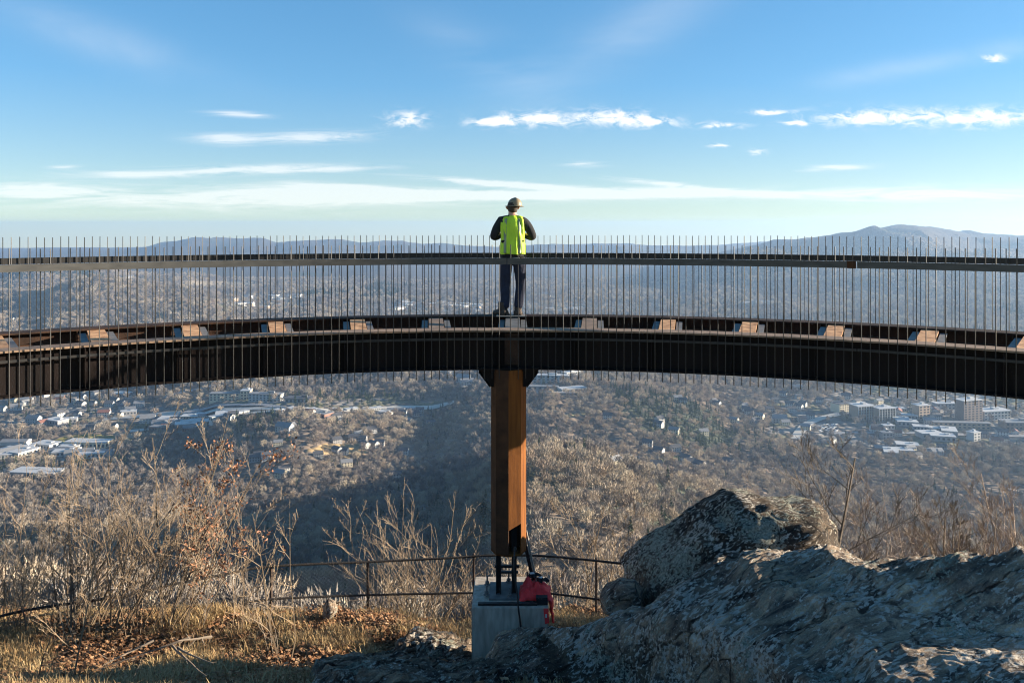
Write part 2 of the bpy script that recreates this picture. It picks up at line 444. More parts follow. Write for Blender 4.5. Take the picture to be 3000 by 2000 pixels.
def scatter(name, P, rot, scl, idx, coll, label=None):
    me = bpy.data.meshes.new(name)
    P = np.asarray(P, np.float32)
    me.vertices.add(len(P)); me.vertices.foreach_set('co', P.ravel())
    for nm, tp, arr in (('rot', 'FLOAT', rot), ('scl', 'FLOAT', scl), ('pick', 'INT', idx)):
        a = me.attributes.new(nm, tp, 'POINT'); a.data.foreach_set('value', np.asarray(arr, np.float32 if tp == 'FLOAT' else np.int32))
    o = bpy.data.objects.new(name, me); COL.objects.link(o)
    ng = bpy.data.node_groups.new(name+'_nodes', 'GeometryNodeTree')
    ng.interface.new_socket('Geometry', in_out='INPUT', socket_type='NodeSocketGeometry')
    ng.interface.new_socket('Geometry', in_out='OUTPUT', socket_type='NodeSocketGeometry')
    gi = ng.nodes.new('NodeGroupInput'); go = ng.nodes.new('NodeGroupOutput')
    iop = ng.nodes.new('GeometryNodeInstanceOnPoints'); ci = ng.nodes.new('GeometryNodeCollectionInfo')
    ci.inputs['Collection'].default_value = coll; ci.inputs['Separate Children'].default_value = True; ci.inputs['Reset Children'].default_value = True
    iop.inputs['Pick Instance'].default_value = True
    def na(nm, dt):
        n = ng.nodes.new('GeometryNodeInputNamedAttribute'); n.data_type = dt; n.inputs['Name'].default_value = nm
        return n.outputs['Attribute']
    cx = ng.nodes.new('ShaderNodeCombineXYZ'); ng.links.new(na('rot', 'FLOAT'), cx.inputs['Z'])
    er = ng.nodes.new('FunctionNodeEulerToRotation'); ng.links.new(cx.outputs[0], er.inputs[0])
    ng.links.new(gi.outputs[0], iop.inputs['Points']); ng.links.new(ci.outputs[0], iop.inputs['Instance'])
    ng.links.new(na('pick', 'INT'), iop.inputs['Instance Index']); ng.links.new(er.outputs[0], iop.inputs['Rotation'])
    ng.links.new(na('scl', 'FLOAT'), iop.inputs['Scale']); ng.links.new(iop.outputs[0], go.inputs[0])
    md = o.modifiers.new('scatter', 'NODES'); md.node_group = ng
    tag(o, label=label, kind='stuff')
    return o

CLEAR = []     # (x, y, r) filled by buildings before the trees are sown
ROADS = []     # polylines of world points with half width

def sow(y0, y1, s0, s1, seed, size=1.0, town_keep=.26):
    r = np.random.RandomState(seed)
    out = []
    ys = [y0]
    # rows of jittered cells
    y = y0
    while y < y1:
        s = s0+(s1-s0)*(y-y0)/(y1-y0)
        xm = y*.82+15
        n = int(2*xm/s)
        xs = np.linspace(-xm, xm, n)+r.rand(n)*s
        out.append(np.stack([xs, y+r.rand(n)*s, np.full(n, s)], 1))
        y += s*.9
    P = np.concatenate(out)
    x, y, s = P.T
    h = H(x, y)
    u = UC+F*x/y; v = VH-F*h/y
    keep = np.ones(len(x), bool)
    tm = town_mask(x, y, h)
    keep &= (~tm) | (r.rand(len(x)) < town_keep)
    for poly, c in FIELDS: keep &= ~in_poly(u, v, poly) | (r.rand(len(x)) < .12)
    for cx, cy, cr in CLEAR:
        keep &= ((x-cx)**2+(y-cy)**2 > cr*cr)
        # keep the line of sight just in front of buildings a little open
        keep &= ~((np.abs(x-cx*y/cy) < cr*.8) & (y < cy) & (y > cy-26))
    for pl, w in ROADS:
        for (ax, ay), (bx, by) in zip(pl[:-1], pl[1:]):
            if max(ay, by) < y0-20 or min(ay, by) > y1+20: continue
            dx, dy = bx-ax, by-ay; L2 = dx*dx+dy*dy+1e-6
            t = np.clip(((x-ax)*dx+(y-ay)*dy)/L2, 0, 1)
            keep &= (x-ax-t*dx)**2+(y-ay-t*dy)**2 > (w+5)**2
    # thin gaps
    keep &= fbm(x/45+seed, y/45, 3) > -.52
    x, y, s, h = x[keep], y[keep], s[keep], h[keep]
    con = (fbm(x/330+40, y/330, 4) > .36) & (r.rand(len(x)) < .7) & (y > 900) | (((x-35)/38)**2+((y-560)/70)**2 < 1) & (r.rand(len(x)) < .10) | (fbm(x/70+80, y/70, 3) > .46) & (y > 450) & (r.rand(len(x)) < .6) & ((y > 900) | (x < 60)) | (r.rand(len(x)) < .02) & (y > 300)
    pick = np.where(con, 6+r.randint(0, 3, len(x)), np.where(fbm(x/170+3, y/170, 4)+r.randn(len(x))*.22 > -.02, r.randint(0, 3, len(x)), r.randint(3, 6, len(x))))
    scl = (.5+.72*r.rand(len(x))**1.3)*(1+.35*fbm(x/120+50, y/120, 3))*size*np.where(con, .9, 1)*np.clip(s/9.5, 1, 1.45)
    return np.stack([x, y, h-.6], 1), r.rand(len(x))*6.283, scl, pick

# ------------------------------------------------------------------ roads in the valley
m_asph = simple('worn_asphalt', (.17, .17, .175), .9, 0, scale=.05, c2=(.27, .265, .26))
m_conc_road = simple('pale_concrete_road', (.36, .33, .28), .9, 0, scale=.05, c2=(.5, .46, .40))
m_lot = simple('parking_asphalt', (.14, .145, .15), .9, 0, scale=.08, c2=(.24, .24, .245))
def road(name, pts, w, m, lift=1.2):
    W = [ground_at(u, v, 500)[:2] for u, v in pts]
    fine = []
    for (ax, ay), (bx, by) in zip(W[:-1], W[1:]):
        n = max(2, int(math.hypot(bx-ax, by-ay)/12))
        for i in range(n): fine.append((ax+(bx-ax)*i/n, ay+(by-ay)*i/n))
    fine.append(W[-1])
    A = np.array(fine)
    if len(A) > 9:   # soften corners
        for _ in range(3):
            B = A.copy(); B[2:-2] = (A[:-4]+A[1:-3]+A[2:-2]+A[3:-1]+A[4:])/5; A = B
    T = np.gradient(A, axis=0); T /= np.linalg.norm(T, axis=1, keepdims=True)+1e-9
    Nn = np.stack([-T[:, 1], T[:, 0]], 1)
    vs = []
    nw = 5
    for k in range(nw):
        off = -w+2*w*k/(nw-1)
        Q = A+Nn*off
        vs.append(np.stack([Q[:, 0], Q[:, 1], np.maximum(H(Q[:, 0], Q[:, 1]), H(A[:, 0], A[:, 1])-1)+lift], 1))
    V = np.stack(vs, 1)
    n = len(A); idx = np.arange(n*nw).reshape(n, nw)
    Fq = np.stack([idx[:-1, :-1], idx[:-1, 1:], idx[1:, 1:], idx[1:, :-1]], -1).reshape(-1, 4)
    o = np_mesh(name, V.reshape(-1, 3), Fq, m)
    tag(o, kind='structure')
    ROADS.append((W, w))
road('highway', [(300, 1232), (480, 1212), (640, 1203), (900, 1202), (1080, 1200), (1200, 1192), (1330, 1180)], 12, m_conc_road)
road('road', [(560, 1206), (640, 1190), (780, 1188), (812, 1193), (830, 1200)], 9, m_asph, 1.6)
road('road', [(380, 1268), (500, 1250), (620, 1232), (760, 1214), (860, 1203)], 8, m_conc_road, 2.0)
road('road', [(2330, 1290), (2350, 1256), (2380, 1232), (2430, 1222), (2490, 1206), (2560, 1186)], 8, m_conc_road)
road('road', [(2420, 1272), (2560, 1270), (2700, 1274), (2860, 1276), (3060, 1284)], 7, m_asph)
road('road', [(1700, 1150), (1640, 1160), (1560, 1152)], 8, m_asph)
road('road', [(1880, 1352), (1960, 1362), (2060, 1368), (2160, 1372)], 4, m_asph)
road('road', [(460, 1172), (560, 1146), (640, 1128)], 7, m_asph)

# ------------------------------------------------------------------ buildings
W_ = lambda n, c, v=.08: simple(n, c, .8, 0, var=v, scale=.6)
M['w_white'] = W_('white_siding', (.45, .44, .41)); M['w_cream'] = W_('cream_render', (.62, .54, .38)); M['w_brick'] = W_('red_brick_wall', (.26, .13, .09), .2)
M['w_grey'] = W_('grey_wall', (.30, .29, .28)); M['w_tan'] = W_('tan_brick_wall', (.40, .29, .20), .15); M['w_brown'] = W_('brown_wall', (.16, .12, .10), .2)
M['r_white'] = W_('white_membrane_roof', (.46, .455, .44), .12); M['r_dark'] = W_('dark_shingle_roof', (.07, .07, .075), .2); M['r_grey'] = W_('grey_roof', (.20, .20, .20))
M['r_red'] = W_('red_brown_roof', (.22, .09, .06)); M['win'] = simple('window_glass', (.03, .04, .05), .15, 0, var=.3)
M['c_white'] = simple('white_car_paint', (.75, .75, .75), .3, 0, var=.03); M['c_dark'] = simple('dark_car_paint', (.04, .045, .06), .3, 0, var=.1)

def gable_mesh(w, d, h, rh, over=.5, win=True):
    mb = MB()
    hw, hd = w/2, d/2
    # walls with gable ends (ridge along x)
    V = [(-hw, -hd, -4), (hw, -hd, -4), (hw, hd, -4), (-hw, hd, -4), (-hw, -hd, h), (hw, -hd, h), (hw, hd, h), (-hw, hd, h), (-hw, 0, h+rh), (hw, 0, h+rh)]
    mb.add(V, [(0, 1, 5, 4), (1, 2, 6, 9, 5), (2, 3, 7, 6), (3, 0, 4, 8, 7)], 0)
    k = rh/hd; t = .35
    for s in (-1, 1):
        a = [(-hw-over, s*(hd+over), h-over*k+.05), (hw+over, s*(hd+over), h-over*k+.05), (hw+over, 0, h+rh+.05), (-hw-over, 0, h+rh+.05)]
        b = [(x, y, z+t) for x, y, z in a]
        mb.add(a+b, [(0, 1, 2, 3), (4, 5, 6, 7), (0, 1, 5, 4), (2, 3, 7, 6), (1, 2, 6, 5), (3, 0, 4, 7)], 1)
    if win:
        n = max(2, int(w/3.2))
        for s in (-1, 1):
            for i in range(n):
                x = -hw+w*(i+.5)/n
                for z in ([1.4, 4.1] if h > 4.6 else [1.4]):
                    mb.box((x, s*(hd+.02), z+.1), (1.1, .1, 1.4), 2)
        for s in (-1, 1):
            mb.box((s*(hw+.02), -hd*.4, 1.6), (.1, 1.1, 1.4), 2); mb.box((s*(hw+.02), hd*.4, 1.6), (.1, 1.1, 1.4), 2)
    return mb
def flat_mesh(w, d, h, floors, bays):
    mb = MB()
    mb.box((0, 0, h/2-2), (w, d, h+4), 0)
    mb.box((0, 0, h+.25), (w+.6, d+.6, .5), 1)
    mb.box((w*.2, d*.1, h+1.1), (w*.16, d*.25, 1.4), 1)
    for f in range(floors):
        z = h*(f+.5)/floors
        for i in range(bays):
            x = -w/2+w*(i+.5)/bays
            for s in (-1, 1): mb.box((x, s*(d/2+.02), z), (w/bays*.5, .1, h/floors*.45), 2)
    return mb
HOUSES = {}
def tmpl(kind, mats, mb, name):
    me_o = mb.build(name, [M[k] for k in mats])
    COL.objects.unlink(me_o)
    HOUSES[kind] = me_o
tmpl('house_white', ('w_white', 'r_dark', 'win'), gable_mesh(13, 9, 5.4, 3), 'house')
tmpl('house_white_big', ('w_white', 'r_grey', 'win'), gable_mesh(19, 11, 6.2, 4), 'house')
tmpl('house_cream', ('w_cream', 'r_grey', 'win'), gable_mesh(14, 9, 5.4, 3.2), 'house')
tmpl('house_grey', ('w_grey', 'r_dark', 'win'), gable_mesh(13, 10, 5.2, 3), 'house')
tmpl('house_brick', ('w_brick', 'r_grey', 'win'), gable_mesh(16, 9, 4.2, 2.6), 'house')
tmpl('house_red_roof', ('w_white', 'r_red', 'win'), gable_mesh(16, 10, 5.0, 3), 'house')
tmpl('store_white', ('w_white', 'r_white', 'win'), flat_mesh(34, 22, 6.5, 1, 6), 'commercial_building')
tmpl('store_grey', ('w_grey', 'r_white', 'win'), flat_mesh(28, 18, 6, 1, 5), 'commercial_building')
tmpl('store_brick', ('w_brick', 'r_grey', 'win'), flat_mesh(30, 16, 6, 1, 6), 'commercial_building')
tmpl('store_tan', ('w_tan', 'r_white', 'win'), flat_mesh(24, 14, 8, 2, 6), 'commercial_building')
tmpl('warehouse', ('w_white', 'r_grey', 'win'), gable_mesh(46, 20, 6.5, 3, win=False), 'warehouse')
LOOK = {'house_white': ('white gabled house with dark roof', 'house'), 'house_white_big': ('large white gabled house with grey roof', 'house'), 'house_cream': ('cream gabled house with grey roof', 'house'),
 'house_grey': ('grey gabled house with dark roof', 'house'), 'house_brick': ('low brick house with grey roof', 'house'), 'house_red_roof': ('white house with red-brown roof', 'house'),
 'store_white': ('flat-roofed white commercial building', 'commercial building'), 'store_grey': ('grey store with pale flat roof', 'commercial building'), 'store_brick': ('brick store with grey flat roof', 'commercial building'),
 'store_tan': ('two-storey tan brick block with flat roof', 'commercial building'), 'warehouse': ('long pale warehouse with low gabled roof', 'warehouse')}
USED = set(); NB = [0]
def put(kind, u, v, where, group, rz=None, s=1.0, ymin=500, label=None):
    x, y, h = ground_at(u, v, ymin)
    src = HOUSES[kind]
    o = src.copy()
    o.name = src.name.split('.')[0]
    COL.objects.link(o)
    r = src.dimensions.x*s*.5
    o.location = (x, y, min(h, float(H(x-r*.5, y)), float(H(x+r*.5, y)))+.6)
    o.rotation_euler = (0, 0, random.uniform(-.9, .9) if rz is None else rz)
    o.scale = (s, s, s)
    lk, cat = LOOK[kind]
    tag(o, label or (lk+' '+where), cat, group)
    CLEAR.append((x, y, r+4)); NB[0] += 1
    return o

# single houses read off the photograph: (kind, u, v)
def many(lst, where, group):
    for t in lst: put(t[0], t[1], t[2], where, group, s=(t[3] if len(t) > 3 else (.62 if t[0].startswith(('store', 'ware')) else 1.0)))
many([('house_white', 1897, 1307), ('house_white', 1930, 1328), ('house_white', 1978, 1322), ('house_white', 2010, 1352), ('house_white', 2020, 1362), ('house_white', 1915, 1340), ('house_cream', 1862, 1358), ('house_white', 1922, 1372), ('house_cream', 1940, 1386), ('house_white', 1993, 1400), ('house_grey', 2050, 1368), ('house_white', 2133, 1364)],
     "in the hollow behind the brown wooded knob", 'houses in the hollow behind the brown knob')
many([('house_white', 1780, 1230), ('house_white', 1932, 1236), ('house_white', 1930, 1250), ('house_cream', 1975, 1268), ('house_cream', 2060, 1272), ('house_cream', 1800, 1358, .8)],
     "on the wooded hill right of the column", 'houses on the wooded hill right of the column')
many([('house_cream', 1985, 1175), ('house_white', 2000, 1180), ('house_white', 2090, 1180), ('house_white', 2100, 1188), ('house_cream', 2180, 1198), ('house_white', 2195, 1216, 1.1), ('house_cream', 2225, 1226), ('house_cream', 2150, 1238), ('house_white', 2185, 1206), ('house_grey', 2210, 1240), ('house_white', 2295, 1160), ('house_white', 2340, 1168), ('house_white_big', 2335, 1142), ('house_white', 2312, 1190), ('house_white', 2320, 1205), ('house_white', 2340, 1200), ('house_white', 2352, 1190), ('house_white', 2404, 1180), ('house_white', 2425, 1184), ('house_white_big', 2283, 1238, 1.2), ('house_white', 2374, 1226, 1.1), ('house_cream', 2300, 1246), ('house_grey', 2350, 1236), ('house_white', 2478, 1168, 1.2), ('house_white', 2510, 1184), ('house_cream', 2575, 1182), ('house_cream', 2360, 1262), ('house_grey', 2270, 1180), ('house_grey', 2255, 1205), ('house_white', 2436, 1300), ('house_white', 2500, 1310)],
     'on the slope left of the campus blocks', 'houses left of the campus blocks')
many([('house_white_big', 835, 1266, 1.2), ('house_cream', 850, 1262), ('house_white', 988, 1328), ('house_white', 1005, 1332), ('house_white', 1088, 1270, 1.1), ('house_white', 1095, 1312), ('house_white', 1112, 1310), ('house_white', 1070, 1312), ('house_white', 760, 1346), ('house_white', 782, 1345, 1.1), ('house_grey', 748, 1352), ('house_white', 830, 1390), ('house_cream', 820, 1400), ('house_cream', 1015, 1368), ('house_white', 1160, 1404), ('house_grey', 1035, 1290), ('house_grey', 1060, 1296), ('house_grey', 985, 1296), ('house_cream', 1048, 1282), ('house_white', 1182, 1330), ('house_white', 1262, 1250), ('house_cream', 1198, 1240), ('house_white', 932, 1338, .9), ('house_cream', 815, 1308, .8)],
     "on the wooded rise left of the column", 'houses on the wooded rise left of the column')
many([('house_white', 1340, 1088), ('house_white', 1317, 1098), ('house_white', 1290, 1090), ('house_white_big', 1358, 1118, 1.3), ('house_white_big', 1368, 1133, 1.3), ('house_white', 1405, 1094)],
     'under the girder just left of the column', 'houses under the girder left of the column')
many([('warehouse', 1160, 1207), ('store_brick', 940, 1218, 1.2), ('store_brick', 955, 1226), ('store_white', 1070, 1205), ('store_white', 1100, 1202), ('store_white', 860, 1203), ('store_grey', 985, 1205), ('store_white', 1130, 1215), ('house_white', 985, 1228, 1.2), ('store_white', 920, 1206), ('house_white', 1180, 1215), ('house_white', 1230, 1208), ('house_grey', 1215, 1218), ('store_white', 1030, 1204), ('house_white', 1115, 1224), ('store_grey', 820, 1208), ('store_grey', 1200, 1200), ('house_red_roof', 905, 1215)],
     'strung along the valley highway', 'buildings strung along the valley highway')
rr = random.Random(21)
def clus(n, rects, kinds, where, group, smin=.8, smax=1.2):
    for i in range(n):
        a, b, c, d = rr.choice(rects)
        put(rr.choice(kinds), rr.uniform(a, c), rr.uniform(b, d), where, group, rz=rr.choice([-.35, -.2, .1, 1.2, .3])+rr.uniform(-.1, .1), s=rr.uniform(smin, smax)*(.75 if False else 1))
H1 = ['house_white', 'house_cream', 'house_white_big', 'house_grey', 'house_brick', 'store_grey', 'house_white', 'house_red_roof']
S1 = ['store_white', 'store_grey', 'store_white', 'store_tan', 'store_brick', 'warehouse', 'house_white']
clus(34, [(0, 1172, 250, 1250), (0, 1150, 250, 1190), (160, 1190, 420, 1262)], H1, "in the town behind the left thicket", 'buildings of the town at far left')
clus(30, [(380, 1218, 600, 1250), (560, 1216, 700, 1240), (420, 1236, 560, 1262)], H1+S1, 'in the town below the highway', 'buildings of the town below the highway')
clus(10, [(230, 1152, 400, 1200)], ['store_grey', 'house_grey', 'house_white'], 'in the blue shade under the girder at left', 'buildings in the shade under the girder at left')
clus(16, [(0, 1302, 300, 1345)], ['store_white', 'warehouse', 'store_white'], 'in the bright white works at far left', 'white works buildings at far left', .7, 1.0)
clus(26, [(2560, 1225, 2760, 1290), (2720, 1270, 3000, 1300), (2590, 1205, 2760, 1230)], H1+['store_grey'], 'in the shaded streets below the campus', 'buildings below the campus')
clus(10, [(2540, 1312, 2760, 1345)], H1, "beyond the bare shrubs right of the boulder", 'houses beyond the shrubs right of the boulder', .8, 1.1)
clus(26, [(1110, 893, 1420, 917), (1180, 885, 1330, 905)], ['store_white', 'warehouse', 'store_white', 'store_tan'], "far off behind the railing left of the worker", 'far bright buildings left of the worker', .8, 1.4)
clus(10, [(1610, 908, 1700, 917)], ['store_white', 'warehouse'], "far off behind the railing right of the worker", 'far bright buildings right of the worker', .9, 1.3)
clus(18, [(640, 868, 900, 905)], ['house_white_big', 'store_white', 'store_tan', 'warehouse'], "on the far valley hillside left of the worker", 'far buildings on the hillside left', .8, 1.5)
clus(6, [(1585, 862, 1615, 878)], ['house_white_big'], 'in a far clearing right of the worker', 'far houses in a clearing right', 1.2, 1.5)
clus(3, [(2190, 892, 2240, 896)], ['warehouse'], 'on the far mountain foot at right', 'far barns on the mountain foot', 1.4, 1.8)
many([('house_white_big', 380, 818, 1.6), ('house_white', 428, 832, 1.4), ('house_white', 118, 862, 1.4), ('house_white', 135, 864, 1.4), ('house_white', 148, 907, 1.3), ('house_white', 36, 940, 1.3), ('house_white', 460, 852, 1.3)],
     'alone on the far wooded hill at left', 'lone houses on the far left hill')

def block(name, u, v, w, d, h, floors, bays, wallm, roofm, rz, label, cat, cols=False, ymin=500, roofbox=True, side=2):
    """a larger building with its own wall, roof and window parts"""
    x, y, hz = ground_at(u, v, ymin)
    t = empty(name, (x, y, hz), rz); tag(t, label, cat)
    mb = MB(); mb.box((0, 0, h/2-3), (w, d, h+6)); mb.build('wall', M[wallm], t)
    mb = MB(); mb.box((0, 0, h+.5), (w+1.6, d+1.6, 1.0))
    if roofbox: mb.box((w*.15, d*.1, h+2.4), (w*.2, d*.3, 2.8))
    mb.build('roof', M[roofm], t)
    fh = h/floors
    n = 0
    for f in range(floors):
        for i in range(bays):
            if n >= 60: break
            mb = MB(); mb.box((-w/2+w*(i+.5)/bays, -d/2-.05, fh*(f+.5)), (w/bays*.5, .2, fh*.5)); mb.build('window', M['win'], t); n += 1
    for f in range(floors):
        for i in range(side):
            mb = MB(); mb.box((w/2+.05, -d/2+d*(i+.5)/side, fh*(f+.5)), (.2, d/side*.4, fh*.5)); mb.build('window', M['win'], t)
    if cols:
        for i in range(bays+1):
            mb = MB(); mb.box((-w/2+w*i/bays, -d/2-.5, h/2), (.9, .8, h)); mb.build('pier', M['w_white'], t)
    CLEAR.append((x, y, max(w, d)/2+5))
    return t
block('apartment_block', 1600, 1122, 78, 14, 14, 3, 10, 'w_white', 'r_white', -.12, 'long white apartment block with dark windows under the girder right of the column', 'apartment block', cols=True)
block('apartment_block', 1672, 1112, 34, 14, 14, 3, 5, 'w_white', 'r_white', .7, 'short angled white apartment block behind the long white one', 'apartment block', cols=True)
block('warehouse', 1676, 1147, 44, 18, 5, 1, 6, 'w_white', 'r_white', .35, 'low building with bright white flat roof nearest the wooded hill crest', 'warehouse', roofbox=False)
block('apartment_block', 1590, 1141, 52, 12, 5, 1, 6, 'w_grey', 'r_grey', -.1, 'low grey building in front of the long white apartment block', 'warehouse', roofbox=False)
block('apartment_block', 672, 1172, 64, 16, 12, 3, 10, 'w_cream', 'r_grey', .05, 'cream apartment block with a pale end wall above the highway bend', 'apartment block')
block('apartment_block', 722, 1168, 16, 20, 15, 3, 3, 'w_cream', 'r_white', .1, 'cream stair wing at the right end of the cream apartment block', 'apartment block')
block('apartment_block', 780, 1174, 56, 15, 12, 3, 9, 'w_white', 'r_grey', -.1, 'white apartment block with grey roof right of the cream one', 'apartment block')
block('shop_building', 880, 1178, 46, 18, 7, 1, 7, 'w_grey', 'r_dark', -.05, 'low grey shop with dark roof in the shade right of the apartment blocks', 'shop building')
block('long_shed', 672, 1226, 10, 60, 6, 1, 2, 'w_white', 'r_white', -.75, 'long narrow white shed set diagonally below the highway', 'shed', roofbox=False)
block('factory', 260, 1308, 60, 20, 8, 1, 10, 'w_cream', 'r_white', -.06, 'wide factory with bright white flat roof and cream wall at left', 'factory', roofbox=False)
block('factory', 110, 1398, 58, 22, 8, 1, 6, 'w_grey', 'r_white', -.12, 'hall with a long glaring white roof low among trees at far left', 'hall', roofbox=False)
block('campus_hall', 2467, 1209, 30, 22, 15, 4, 6, 'w_cream', 'r_dark', .35, 'yellow four-storey hall at the left end of the campus', 'campus hall')
block('campus_hall', 2524, 1228, 30, 24, 22, 5, 6, 'w_tan', 'r_white', .25, 'campus block with white roof and pale piers, left of a matching pair', 'campus hall', cols=True)
block('campus_hall', 2586, 1230, 30, 22, 20, 5, 6, 'w_tan', 'r_white', .25, 'campus block with white roof and pale piers, right of a matching pair', 'campus hall', cols=True)
block('campus_hall', 2698, 1228, 22, 16, 22, 5, 3, 'w_tan', 'r_white', .3, 'narrow orange-tan campus block right of the green pines', 'campus hall')
block('tower_block', 2838, 1234, 38, 18, 35, 9, 5, 'w_brown', 'r_white', .3, 'tall dark brown campus tower with sunlit tan end', 'tower block', side=3)
block('campus_hall', 2770, 1200, 40, 14, 10, 2, 6, 'w_grey', 'r_white', .1, 'low grey hall with white roof left of the tower', 'campus hall')
block('campus_hall', 2905, 1228, 50, 26, 14, 3, 8, 'w_white', 'r_white', .2, 'broad white flat-roofed hall right of the tower', 'campus hall')
block('campus_hall', 2815, 1256, 84, 10, 9, 2, 12, 'w_tan', 'r_grey', -.1, 'long low brick hall in front of the tower', 'campus hall', roofbox=False)
block('campus_hall', 2985, 1258, 52, 24, 11, 2, 8, 'w_brown', 'r_grey', -.05, 'dark brown hall at the right edge of the photo below the white one', 'campus hall')
block('campus_hall', 2600, 1262, 16, 12, 9, 2, 3, 'w_white', 'r_white', .1, 'small white cube-like building below the pair of piered campus blocks', 'campus hall', side=1)
block('campus_hall', 2596, 1288, 15, 12, 9, 2, 3, 'w_grey', 'r_grey', .0, 'pale grey building directly below the small white one', 'campus hall', side=1)
block('campus_hall', 2852, 1292, 14, 12, 12, 3, 2, 'w_white', 'r_white', .4, 'narrow white building on the street below the long brick hall', 'campus hall', side=1)
# parked cars on the lot beside the curving road
car = MB()
car.box((0, 0, .65), (4.5, 1.8, .8)); 
car.loft([[(-1.3, -.8, 1.05), (1.5, -.8, 1.05), (1.5, .8, 1.05), (-1.3, .8, 1.05)], [(-.8, -.7, 1.6), (1.1, -.7, 1.6), (1.1, .7, 1.6), (-.8, .7, 1.6)]], mi=2)
for sx in (-1.4, 1.4):
    for sy in (-.9, .9):
        car.tube([(sx, sy-.1, .33), (sx, sy+.1, .33)], .33, 10, 1)
car0 = car.build('parked_car', [M['c_white'], M['black_metal'], M['win']]); COL.objects.unlink(car0)
for i in range(26):
    u = 2398+rr.random()*56; v = 1246+rr.random()*24
    x, y, h = ground_at(u, v, 500)
    o = car0.copy(); COL.objects.link(o); o.location = (x, y, h+1.4); o.scale = (1.25, 1.25, 1.25); o.rotation_euler = (0, 0, rr.choice([.4, .45, .5]))
    tag(o, 'white car or van parked in the lot beside the curving pale road', 'car', 'cars parked in the lot below the campus')
CLEAR.append((*ground_at(2425, 1258, 500)[:2], 34))
# highway masts
for u, v in [(545, 1200), (585, 1204), (890, 1198), (952, 1197), (1037, 1196), (1112, 1195), (1218, 1190)]:
    x, y, h = ground_at(u, v, 500)
    mb = MB(); mb.tube([(0, 0, 0), (0, 0, 17)], [.45, .3], 6); mb.box((0, 0, 17), (2.6, .5, .7))
    o = mb.build('light_mast', M['galv']); o.location = (x, y, h)
    tag(o, 'tall pale light mast beside the valley highway', 'light mast', 'light masts along the highway')

# ------------------------------------------------------------------ sow the woods
a = sow(140, 420, 7.0, 8.5, 1, .66); scatter('forest', *a, SRC)
a = sow(420, 1100, 8.5, 10, 2, .85); scatter('forest', *a, SRC)
a = sow(1100, 2300, 10, 13, 3, .9); scatter('forest', *a, SRC)
a = sow(2300, 4600, 15, 23, 4, .9, .35); scatter('forest', *a, SRC)
a = sow(4600, 4900, 26, 28, 6, .75, .5); scatter('forest', *a, SRC)

# ------------------------------------------------------------------ steel walkway
CY = 1.2                     # centre of the arc lies 1.2 m in front of the camera
RN, RF = 9.80, 11.50         # centre lines of the near and the far girder
ZT = -1.40                   # top of the girders
PH0, PH1 = -.78, .70
def arc(Rr, ph, z=0.0): return Vector((Rr*math.sin(ph), CY+Rr*math.cos(ph), z))
def arc_path(Rr, z, a, b, n):
    out = []
    for i in range(n+1):
        ph = a+(b-a)*i/n
        sd = Vector((math.sin(ph), math.cos(ph), 0))      # outwards
        out.append((arc(Rr, ph, z), sd, Vector((0, 0, 1))))
    return out
walk = empty('steel_walkway', (0, CY+RN, ZT-.53)); tag(walk, 'curved dark steel walkway frame with two girders and rusty cross beams on one column', 'walkway')
def under(parent, o):
    o.parent = parent; o.matrix_parent_inverse = Matrix.Translation(-Vector(parent.location))
    return o
def girder(name, Rr, mweb, mfl, dep=.53, fw=.29, lab=None):
    mb = MB(); mb.sweep(arc_path(Rr, ZT, PH0, PH1, 72), [(-.008, -.02), (.008, -.02), (.008, -dep+.02), (-.008, -dep+.02)])
    # vertical stiffener plates
    k = PH0+.03
    while k < PH1:
        for sgn in (-1, 1):
            p = arc(Rr+sgn*(fw/4), k, ZT-dep/2)
            mb.box(p, (.012, fw/2-.03, dep-.042), rz=-k)
        k += .1045
    g = under(walk, mb.build(name, mweb)); 
    if lab: g['label'] = lab
    mb = MB(); mb.sweep(arc_path(Rr, ZT, PH0, PH1, 72), [(-fw/2, -.022), (fw/2, -.022), (fw/2, 0), (-fw/2, 0)])
    t = mb.build('top_flange', mfl); t.parent = g
    mb = MB(); mb.sweep(arc_path(Rr, ZT-dep, PH0, PH1, 72), [(-fw/2, 0), (fw/2, 0), (fw/2, .022), (-fw/2, .022)])
    b = mb.build('bottom_flange', mweb); b.parent = g
    return g
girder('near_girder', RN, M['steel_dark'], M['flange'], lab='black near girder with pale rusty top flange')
girder('far_girder', RF, M['steel_far'], M['steel_far'], lab='dark brown far girder')
